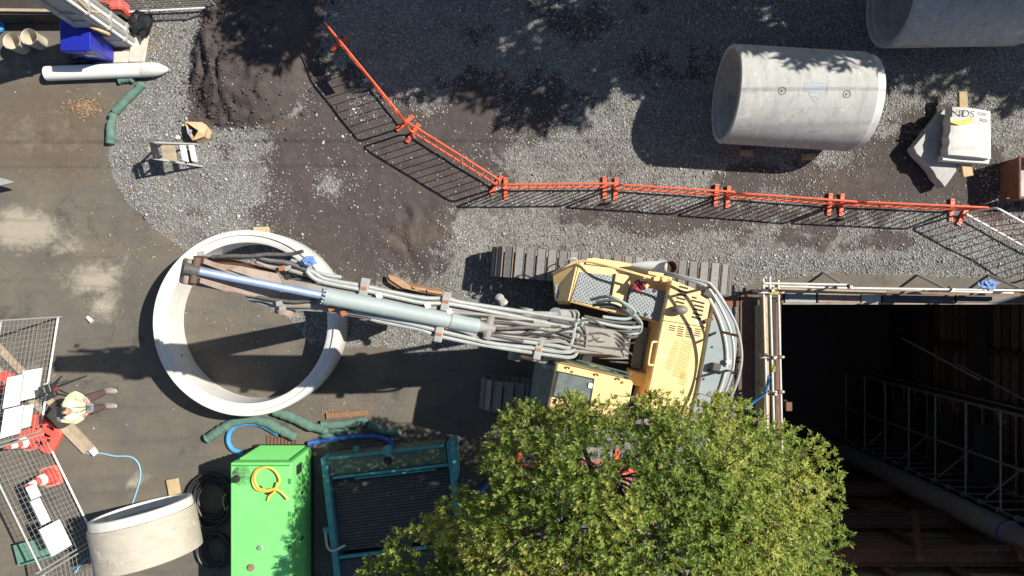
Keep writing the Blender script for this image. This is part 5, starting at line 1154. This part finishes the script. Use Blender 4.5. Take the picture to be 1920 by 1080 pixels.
slabp('valve_cover', [(1070,640),(1120,625),(1160,640),(1153,670),(1110,668),(1075,662)], 2.25, .3, boom_grey, None, .02)
# lift cylinders
for sd, (pa, pb_) in ((-1, ((986,588,3.75),(1078,590,1.75))), (1, ((966,664,3.75),(1066,690,1.6)))):
    a, b = P(*pa), P(*pb_); mid = a*.42+b*.58
    rod = MB().cyl(a, mid, .045, n=12).build('lift_rod', silver, dg, smooth=True); MB().cyl(mid, b, .095, n=18).build('lift_cylinder', pipe_grey, dg, smooth=True)
    MB().tube([mid, mid-(b-a).normalized()*.06], [.115,.115], 18).build('gland', pipe_grey, dg)
    MB().cyl(a-bside*(sd*-.02)+V(0,0,-.02), a+bside*(-sd*.30), .095, n=16).build('boom_pin_boss', boom_grey, boom, smooth=True) if False else MB().cyl(a+V(0,0,.02)-bside*.09, a+V(0,0,.02)+bside*.09, .10, n=16).build('boom_pin_boss', boom_grey, boom, smooth=True)
for q in ((937,558),(943,566)): MB().blob(P(*q, 3.2), (.08,.07,.06), q[0], 10, 6, .15).build('grease_fitting', clamp_m, boom)
MB().blob(P(965,668,3.4), (.09,.06,.06), 4, 10, 6, .1).build('work_lamp', clamp_m, boom, smooth=True)
# arm cylinder on top of the boom
ca, cb = P(903,613,4.92), P(366,507,6.35)
d_ = (cb-ca); 
def frac_px(px):
    lo, hi = 0.0, 1.0
    for _ in range(40):
        m_ = (lo+hi)/2; q = ca+d_*m_
        if px_of(q.x, q.y, q.z)[0] > px: lo = m_
        else: hi = m_
    return ca+d_*lo
c1 = frac_px(618); c2 = frac_px(895); dn = d_.normalized()
ac = MB().cyl(c2, c1, .108, n=28).build('arm_cylinder', cyl_blue, dg, smooth=True)
MB().cyl(c1, c1+dn*.07, .118, .112, n=28).build('gland_nut', cyl_blue, ac, smooth=True)
for k in range(12):
    a_ = k*math.pi/6; o1 = dn.orthogonal().normalized(); o2 = dn.cross(o1); p = c1+dn*.07+(o1*math.cos(a_)+o2*math.sin(a_))*.095; MB().cyl(p, p+dn*.03, .016, n=6).build('gland_bolt', clamp_m, ac)
MB().cyl(c1, cb, .050, n=20).build('chrome_rod', chrome, ac, smooth=True)
p = frac_px(842); MB().cyl(p-dn*.012, p+dn*.012, .114, n=28).build('cylinder_band', boom_grey, ac)
MB().cyl(c2-dn*.25, c2, .06, .085, n=16).build('cylinder_eye', boom_grey, ac, smooth=True); MB().cyl(ca-dn*.1-bside*.18, ca-dn*.1+bside*.15, .065, n=16).build('base_pin', boom_grey, ac)
# arm: tail at upper left, pivot at boom nose, stick curled back under the boom
tail, piv, tip = P(352,508,6.2), V(NS.x, NS.y, 5.42), P(690,577,1.65)
sp_ = [(tail+V(0,0,.12), .17), (tail*.5+piv*.5+V(0,0,-.02), .34), (piv+V(0,0,-.05), .42), (piv*.6+tip*.4, .32), (tip, .16)]
vs_, fs = [], []
for i, (c_, h_) in enumerate(sp_):
    a = sp_[max(i-1,0)][0]; b = sp_[min(i+1,len(sp_)-1)][0]; t_ = (b-a).normalized(); nv = bside.cross(t_).normalized()
    wd = (.15,.155,.16,.16,.16)[i]
    vs_ += [c_+bside*wd-nv*h_*.5, c_+bside*wd+nv*h_*.5, c_-bside*wd+nv*h_*.5, c_-bside*wd-nv*h_*.5]
for i in range(4):
    for k in range(4): fs.append((i*4+k, (i+1)*4+k, (i+1)*4+(k+1) % 4, i*4+(k+1) % 4))
fs += [(0,1,2,3), (19,18,17,16)]
arm = MB().add(vs_, fs).build('arm', boom_rust, dg, bevel=.02)
for sd in (-1, 1):   # ear plates carrying the rod eye
    e_ = [tail+V(.16,0,.10), tail+V(.26,0,.20), piv*.45+tail*.55+V(0,0,.18), piv+V(0,0,.12), piv*.5+tail*.5+V(0,0,-.05), tail+V(.16,0,-.05)]
    pr = [q+bside*(sd*.115) for q in e_]; m_ = MB(); vv = [q+bside*.03 for q in pr]+[q-bside*.03 for q in pr]; nn = len(pr)
    m_.add(vv, [tuple(range(nn)), tuple(range(2*nn-1,nn-1,-1))]+[(i, i+nn, (i+1) % nn+nn, (i+1) % nn) for i in range(nn)]).build('ear_plate', boom_rust, arm)
    MB().cyl(piv+bside*(sd*.22), piv+bside*(sd*.30), .13, n=18).build('pivot_boss', boom_rust, arm, smooth=True)
    MB().cyl(cb+bside*(sd*.05), cb+bside*(sd*.15), .045, n=18).build('rod_pin', rust_dark, arm, smooth=True)
MB().cyl(cb-dn*.05, cb+dn*.12, .07, n=18).build('rod_eye', hose_grey, ac, smooth=True)
# long fairing plates beside the rod (top and bottom of the arm tail seen from above)
MB().add([P(362,480,6.05),P(372,479,6.0),P(440,487,5.85),P(520,508,5.6),P(518,520,5.45),P(440,503,5.7),P(364,487,5.95)], [(0,6,5,4,3,2,1)]).build('guard_plate', rust, arm)
MB().prism([P(346,487,6.28),P(346,494,6.28),P(430,506,6.1),P(535,540,5.7),P(520,513,5.72),P(450,499,6.0)], .05).build('top_plate', boom_rust, arm)
MB().prism([P(340,519,6.2),P(342,525,6.2),P(440,537,5.95),P(528,556,5.6),P(530,548,5.62),P(430,528,6.0)], .05).build('top_plate', boom_rust, arm)
# bucket under the boom
bk = V(tip.x+.18, tip.y-.02, .80); yb = math.atan2(bdir.y, bdir.x); prof = [(-.45,.75),(.30,.80),(.50,.35),(.42,-.25),(.05,-.60),(-.5,-.62),(-.55,-.5),(-.05,-.45),(.28,-.18),(.36,.30),(.22,.66),(-.45,.66)]
vs_ = []
for sd in (-.27, .27): vs_ += [bk+bdir*(-x)+bside*sd+V(0,0,z) for x, z in prof]
nn = len(prof); bucket = MB().add(vs_, [tuple(range(nn)), tuple(range(2*nn-1,nn-1,-1))]+[(i, i+nn, (i+1) % nn+nn, (i+1) % nn) for i in range(nn)]).build('bucket', rust, dg)
for k in range(4): MB().beam(bk+bdir*.5+bside*(-.21+.14*k)+V(0,0,-.56), bk+bdir*.66+bside*(-.21+.14*k)+V(0,0,-.56), .07, .05).build('tooth', silver, bucket)
MB().cyl(tip+V(0,0,.05)+bdir*.3, piv*.55+tip*.45+V(0,0,-.4), .07, n=14).build('bucket_cylinder', pipe_grey, arm, smooth=True)
# hoses around the arm tail
for k, pts in enumerate(([(398,482,6.0),(430,480,6.0),(470,480,5.95),(500,477,5.9),(540,477,5.85),(568,471,5.9)], [(390,480,5.9),(430,483,5.9),(460,485,5.9),(480,479,5.9)], [(478,478,5.9),(500,487,5.8),(540,493,5.7),(580,508,5.6),(610,522,5.5)], [(480,490,5.8),(505,500,5.7),(545,507,5.65),(590,520,5.5)],
      [(545,488,5.6),(570,498,5.6),(595,512,5.5),(640,520,5.4)], [(535,500,5.6),(560,512,5.5),(590,530,5.4)], [(465,558,5.75),(495,562,5.7),(530,572,5.65),(580,573,5.6),(596,570,5.55)], [(468,562,5.65),(505,572,5.6),(550,578,5.55),(604,582,5.5)], [(480,556,5.8),(520,563,5.75),(560,566,5.7),(594,560,5.65)], [(538,525,5.5),(560,523,5.5),(580,526,5.5)], [(440,545,5.8),(460,553,5.7),(470,560,5.6)], [(370,532,5.95),(420,540,5.85),(470,552,5.7)])):
    pipe('arm_hose', pts, (.024,.018,.032,.028,.028,.022,.032,.022,.022,.014,.018,.022)[k], (hose_grey, boom_grey, hose_grey, boom_grey, pipe_grey, hose_grey, boom_grey, pipe_grey, hose_grey, hose_grey, hose_grey, pipe_grey)[k], arm, k=6)
for q in ((529,503),(540,503),(524,569),(530,578),(376,476)): MB().box(P(*q, 5.75), (.07,.06,.05), .2).build('hose_clamp', bolt_r if q[0] % 2 else clamp_m, arm)
slabp('pivot_gap_cover', [(534,515),(542,513),(536,560),(528,558)], 5.62, .2, dark_gap, arm)
# ------------------------------------------------------------------ trees
leaf_m = tint_mat('live_leaf', .5, .3, .35)
bark = M_('bark', (.16,.13,.105), (.10,.085,.07), .9, scale=10, bump=.5)
def foliage(name, parent, lobes, n_tips, per, L, W, seed, pal, gaps=(), shell=.45, zmin=.5):
    r_ = np.random.default_rng(seed); vol = np.array([l[3]**2 for l in lobes]); pick = r_.choice(len(lobes), n_tips, p=vol/vol.sum())
    lb = np.array(lobes)[pick]; d = r_.normal(size=(n_tips, 3)); d /= np.linalg.norm(d, axis=1)[:, None]
    rad = lb[:, 3]*(shell+(1-shell)*r_.random(n_tips)**.45)*(.86+.3*fbm(d[:,0]*2+pick*3.1, d[:,1]*2+d[:,2]*1.7, 1.0, 3, 9))
    c = lb[:, :3]+d*rad[:, None]*np.array([1,1,.82])
    keep = c[:, 2] > zmin
    px, py = c[:, 0]*F/(H-c[:, 2])+960, 540-c[:, 1]*F/(H-c[:, 2])
    for gx_, gy_, gr_ in gaps: keep &= ~(((px-gx_)**2+(py-gy_)**2 < gr_**2) & (r_.random(n_tips) < .93))
    holes = fbm(c[:, 0]*1.0, c[:, 1]*1.0+c[:, 2]*.6, 1.15, 3, seed+5); keep &= holes > .24
    c = c[keep]; d = d[keep]; m = len(c)
    tone = np.clip(fbm(c[:, 0], c[:, 1], 1.3, 3, seed+8)+r_.normal(0, .13, m), 0, 1)
    ax = d*.7+np.array([0,0,.75])+r_.normal(0, .25, (m, 3)); ax /= np.linalg.norm(ax, axis=1)[:, None]
    k = per; T = m*k
    axr = np.repeat(ax, k, 0); cr_ = np.repeat(c, k, 0); ref = r_.normal(size=(T, 3)); o1 = np.cross(axr, ref); o1 /= np.linalg.norm(o1, axis=1)[:, None]+1e-9
    op = r_.uniform(.45, 1.25, T)[:, None]; dirv = axr*np.cos(op)+o1*np.sin(op); base = cr_-axr*(r_.random(T)*L*1.5)[:, None]
    side = np.cross(dirv, axr); side /= np.linalg.norm(side, axis=1)[:, None]+1e-9
    up = np.cross(side, dirv); ll = (L*r_.uniform(.7, 1.25, T))[:, None]; ww = (W*r_.uniform(.8, 1.2, T))[:, None]
    v0 = base; v1 = base+dirv*ll*.5+side*ww*.5+up*ww*.12; v2 = base+dirv*ll-up*ll*.08; v3 = base+dirv*ll*.5-side*ww*.5+up*ww*.12
    vv = np.stack([v0, v1, v2, v3], 1).reshape(-1, 3); ff = np.arange(T*4).reshape(-1, 4)
    tt = np.clip(np.repeat(tone, k)+r_.normal(0, .16, T), 0, 1)[:, None]
    p0, p1, p2 = [np.array(q) for q in pal]
    cc = np.where(tt < .5, p0+(p1-p0)*tt*2, p1+(p2-p1)*(tt-.5)*2); dead = r_.random(T) < .03; cc[dead] = (.5,.30,.07)
    cc = np.concatenate([np.repeat(cc, 4, 0), np.ones((T*4, 1))], 1)
    off = np.array(parent.location); return mesh_np(name, vv-off, ff, leaf_m, parent, cc, False, 4), c
def tree(name, base, lobes, label, n_tips, per, L, W, seed, pal, gaps=(), twigs=120, trunk_r=.17, group=None, zmin=.8):
    t = thing(name, base, label, 'tree', group); b = Vector(base); zl = min(l[2] for l in lobes)
    fork = b+V(.1,.05,zl*.38)
    MB().tube(spline([b, b+V(.08,.02,zl*.2), fork], 4), [trunk_r*1.25]+[trunk_r]*6+[trunk_r*.8, trunk_r*.8], 10).build('trunk', bark, t, smooth=True) if False else MB().tube([b, b*.5+fork*.5+V(.05,-.03,0), fork], [trunk_r*1.3, trunk_r, trunk_r*.85], 10).build('trunk', bark, t, smooth=True)
    rn = random.Random(seed)
    for l in lobes:
        e_ = Vector(l[:3]); m_ = fork*.5+e_*.5+V(rn.uniform(-.2,.2), rn.uniform(-.2,.2), .15)
        MB().tube(spline([fork-V(0,0,.1), m_, e_], 4), list(np.linspace(trunk_r*.6, .02, 9)), 7).build('limb', bark, t, smooth=True)
    crown, c = foliage('crown', t, lobes, n_tips, per, L, W, seed, pal, gaps, zmin=zmin)
    mb = MB()
    for i in np.random.default_rng(seed).choice(len(c), twigs):
        q = Vector(c[i]); near = min(lobes, key=lambda l: (Vector(l[:3])-q).length); o_ = Vector(near[:3])*.8+q*.2
        mb.tube([o_, o_*.5+q*.5+V(rn.uniform(-.1,.1), rn.uniform(-.1,.1), -.05), q], [.018,.012,.005], 4, caps=False)
    w_ = mb.build('twigs', bark, t); w_['kind'] = 'stuff'
    return t
lob = []
for (x, y, z, r_) in ((1240,1010,5.3,1.75),(1150,895,4.7,1.15),(1330,887,4.65,1.12),(1010,880,4.3,.95),(1452,912,4.5,.98),(1475,1045,4.5,.92),(1050,985,4.9,1.35),(805,1062,3.8,.78),(722,1098,3.5,.55),(930,1050,4.2,.95),(872,985,3.9,.6),(1250,1150,5.2,1.9),(1040,1150,4.8,1.6),(880,1170,4.0,1.1),(1430,1170,4.7,1.3),(1400,960,4.95,1.1),(985,800,3.9,.42),(1235,775,4.3,.38),(1070,775,4.2,.36),(1360,780,4.2,.40)):
    q = P(x, y, z); lob.append((q.x, q.y, q.z, r_))
tr0 = P(1190, 1010)
tree('shrub_tree', (tr0.x, tr0.y, 0), lob, 'dense bright green leafy tree at the bottom centre over the digger cab', 23000, 12, .062, .0185, 21,
     ((.085,.14,.026), (.185,.262,.042), (.46,.45,.12)), gaps=((1176,893,20),(1166,918,14),(990,866,16),(1110,856,24),(1150,852,14),(1010,1000,16),(985,1000,12),(1050,975,10),(1095,990,10),(1205,795,16),(900,905,16)), twigs=700)
pal2 = ((.035,.06,.015), (.06,.10,.022), (.10,.14,.03))
for k, (x, y, s_, lb) in enumerate(((2.6,8.6,1.08,'leafy tree beyond the top edge above the soil mound'), (6.4,7.85,1.12,'leafy tree beyond the top edge above the barriers'), (10.6,7.65,1.08,'leafy tree beyond the top edge above the stamped pipe'), (15.4,8.3,1.12,'leafy tree beyond the top right corner'))):
    rn = random.Random(k+40); lo = [(x, y, 6.6, 2.1*s_)]
    for i in range(8): a = i*.785+rn.uniform(-.3,.3); lo.append((x+1.9*s_*math.cos(a), y+1.65*s_*math.sin(a), 6.2+rn.uniform(-.9,1.0), rn.uniform(.8,1.25)*s_))
    tree('street_tree', (x, y+.4, 0), lo, lb, 2600, 9, .26, .10, 60+k, pal2, twigs=40, group='trees beyond the top edge', zmin=3.5)
# ------------------------------------------------------------------ person with hi-vis jacket, facing +x
skin = M_('skin', (.50,.27,.18), (.44,.23,.15), .55, bump=.03); hair = M_('hair_black', (.012,.011,.012), (.03,.028,.028), .4, bump=.3, bscale=40)
hiv = M_('hi_vis_jacket', (.76,.84,.30), (.80,.82,.52), .7, scale=9, bump=.25, bscale=18); refl = M_('reflective_band', (.78,.78,.74), (.72,.72,.68), .4, bump=.05)
trou = M_('trousers_plum', (.13,.075,.075), (.10,.06,.06), .85, bump=.25, bscale=30); shoe = M_('shoes_beige', (.30,.25,.23), (.24,.20,.19), .7, bump=.1); sole = M_('sole', (.6,.56,.5), None, .7)
fx, fy = -8.44, -2.31
pe = thing('person', (fx, fy, 0), 'person in white and yellow hi-vis jacket holding a controller, facing the ring', 'person')
def skinned(name, V_, E_, Rr, m, parent, sub=2):
    me = bpy.data.meshes.new(name); me.from_pydata([tuple(v) for v in V_], E_, []); me.update()
    o = bpy.data.objects.new(name, me); col.objects.link(o); o.parent = parent
    md = o.modifiers.new('skin', 'SKIN'); md.use_smooth_shade = True
    sv = me.skin_vertices[0].data
    for i, r_ in enumerate(Rr): sv[i].radius = (r_, r_) if not hasattr(r_, '__len__') else r_
    sv[0].use_root = True
    s_ = o.modifiers.new('sub', 'SUBSURF'); s_.levels = sub; s_.render_levels = sub
    me.materials.append(m); return o
# local: x forward, y left (picture up)
pel = (0,0,.90); che = (.02,0,1.22); nk = (.04,0,1.42); hd = (.09,0,1.52); ht_ = (.10,0,1.58)
ft = {1: (-.01,.15), -1: (.0,-.15)}
vs_ = [pel, (.0,0,1.05), che, (.03,0,1.36), nk, hd, ht_]; ed = [(0,1),(1,2),(2,3),(3,4),(4,5),(5,6)]; rd = [.13,.12,.14,.09,.055,.085,.075]
def limb(chain, rads, root):
    i0 = root
    for p, r_ in zip(chain, rads): vs_.append(p); rd.append(r_); ed.append((i0, len(vs_)-1)); i0 = len(vs_)-1
    return i0
hand = {}
for s_ in (1, -1):
    limb([(.0,s_*.10,.86), (.03,s_*.13,.50), (-.03,s_*.15,.10)], [.095,.065,.045], 0)
    hand[s_] = limb([(.03,s_*.18,1.36), (-.02,s_*.25,1.10), (.20,s_*.14,1.10), (.25,s_*.10,1.12)], [.06,.048,.036,.034], 2)
body = skinned('body', vs_, ed, rd, skin, pe)
for s_ in (1, -1):   # fingers curling round the controller, thumb on top
    for k in range(4):
        b_ = Vector((.265+.006*k, s_*(.10-.012*k), 1.125-.012*k)); skinned('finger', [b_, b_+V(.035,-s_*.012,-.012), b_+V(.045,-s_*.035,-.02), b_+V(.03,-s_*.05,-.022)], [(0,1),(1,2),(2,3)], [.010,.009,.0085,.007], skin, body, 1)
    b_ = Vector((.245, s_*.085, 1.14)); skinned('thumb', [b_, b_+V(.02,-s_*.02,.012), b_+V(.045,-s_*.03,.01)], [(0,1),(1,2)], [.012,.010,.008], skin, body, 1)
# head shape: nose, ears, eyes
MB().blob((.095,0,1.545), (.098,.078,.115), 1, 18, 12, .0).build('head', skin, None, smooth=True).parent = body
h_ = body.children[-1]
for s_ in (1, -1):
    o = MB().blob((.09,s_*.08,1.54), (.022,.012,.032), 2, 8, 6, 0).build('ear', skin, None, smooth=True); o.parent = body
    o = MB().blob((.180,s_*.032,1.545), (.010,.013,.008), 2, 8, 6, 0).build('eye', black_metal, None, smooth=True); o.parent = body
o = MB().blob((.197,0,1.52), (.018,.013,.025), 2, 8, 6, 0).build('nose', skin, None, smooth=True); o.parent = body
o = MB().blob((.183,0,1.475), (.010,.026,.007), 2, 8, 6, 0).build('mouth', M_('lip', (.35,.13,.11)), None, smooth=True); o.parent = body
hr = MB().blob((.060,0,1.575), (.108,.092,.095), 5, 18, 12, .05, 4).build('hair', hair, None, smooth=True); hr.parent = pe
for k in range(5): o = MB().tube(spline([(.15,-.06+.03*k,1.62), (.07,-.07+.035*k,1.675), (-.03,-.075+.037*k,1.62), (-.06,-.06+.03*k,1.5)], 4), .012, 6).build('hair_lock', hair, None, smooth=True); o.parent = hr
# clothes
skinned('trousers', [(0,0,.93),(0,.10,.84),(.03,.135,.50),(-.03,.15,.12),(0,-.10,.84),(.03,-.135,.50),(-.03,-.15,.12)], [(0,1),(1,2),(2,3),(0,4),(4,5),(5,6)], [.15,.115,.088,.078,.115,.088,.078], trou, pe)
jk = skinned('jacket', [(.0,0,.86),(.0,0,1.02),(.02,0,1.22),(.03,0,1.36),(.03,.17,1.36),(-.02,.26,1.10),(.16,.165,1.10),(.03,-.17,1.36),(-.02,-.26,1.10),(.16,-.165,1.10)], [(0,1),(1,2),(2,3),(3,4),(4,5),(5,6),(3,7),(7,8),(8,9)], [(.20,.17),(.19,.16),(.20,.165),(.13,.12),.095,.085,.07,.095,.085,.07], hiv, pe)
for z_ in (.98, 1.16): MB_ = MB().lathe([(.205,z_-.025),(.207,z_+.025)], Matrix.Translation((.01,0,0))@Matrix.Diagonal((.95,1.05,1,1)), 28).build('reflective_band', refl, None, smooth=True); MB_.parent = jk
for s_ in (1, -1): o = MB().tube(spline([(.17,s_*.09,1.0),(.16,s_*.10,1.25),(.06,s_*.11,1.46),(-.08,s_*.10,1.36),(-.16,s_*.09,1.1)], 5), .022, 6).build('reflective_band', refl, None, smooth=True); o.parent = jk
MB().blob((.03,0,1.445), (.09,.10,.04), 2, 14, 8, .05).build('collar', hiv, None, smooth=True).parent = jk
for s_ in (1, -1):
    o = MB().blob((.045,s_*.155,.055), (.145,.055,.055), 3+s_, 16, 10, .04, flat=True).build('shoe', shoe, None, smooth=True); o.parent = pe
    q = MB().blob((.045,s_*.155,.022), (.150,.058,.020), 3, 16, 8, .0).build('sole', sole, None, smooth=True); q.parent = o
ct = thing('remote_controller', (fx+.30, fy, 1.12), 'grey flight controller with dark screen held in both hands', 'controller')
_loc(MB().box((0,0,0), (.10,.16,.04)), 'case', cwt_grey, ct); _loc(MB().box((.005,0,.026), (.07,.11,.012)), 'screen', glass_dark, ct)
for s_ in (1, -1): _loc(MB().cyl((-.03,s_*.06,.02), (-.03,s_*.06,.045), .008, n=8), 'stick', silver, ct)
o = MB().tube(spline([(fx+.14,fy+.05,1.42),(fx+.24,fy+.04,1.28),(fx+.29,fy+.02,1.15),(fx+.24,fy-.04,1.28),(fx+.14,fy-.05,1.42)], 6), .007, 6).build('neck_strap', black_rub, None); tag(o, 'thin dark neck strap running down to the controller', 'strap')
# camera tripod with black gear beside the person
tb = P(140,718); tp_ = thing('camera_tripod', (tb.x, tb.y, 0), 'black camera tripod with gear standing beside the person', 'tripod')
apex = V(tb.x-.02, tb.y, .62)
for a in (30, 150, 275): 
    d = V(math.cos(R(a)), math.sin(R(a)), 0); MB().tube([apex, apex+d*.13+V(0,0,-.25), V(tb.x,tb.y,.01)+d*.30], [.020,.017,.012], 8).build('leg', black_metal, tp_, smooth=True)
MB().cyl(apex-V(0,0,.12), apex+V(0,0,.12), .022, n=10).build('centre_column', black_metal, tp_, smooth=True)
MB().box(apex+V(-.02,0,.16), (.16,.20,.09), .3, taper=.9).build('camera_head', black_metal, tp_, bevel=.01); MB().box(apex+V(-.06,-.03,.24), (.13,.15,.10), .3).build('camera_body', black_metal, tp_, bevel=.015)
MB().box(apex+V(-.0,.10,.22), (.09,.04,.09), .4).build('monitor', silver, tp_, bevel=.006); MB().box(apex+V(.02,-.14,.05), (.14,.10,.10), .5).build('battery_pack', black_metal, tp_, bevel=.012); MB().box(apex+V(.06,-.03,.02), (.06,.06,.06), .5).build('red_module', rag_red, tp_)
MB().cyl(apex+V(.02,.05,.1), apex+V(.28,.14,.02), .010, n=8).build('pan_handle', black_metal, tp_)
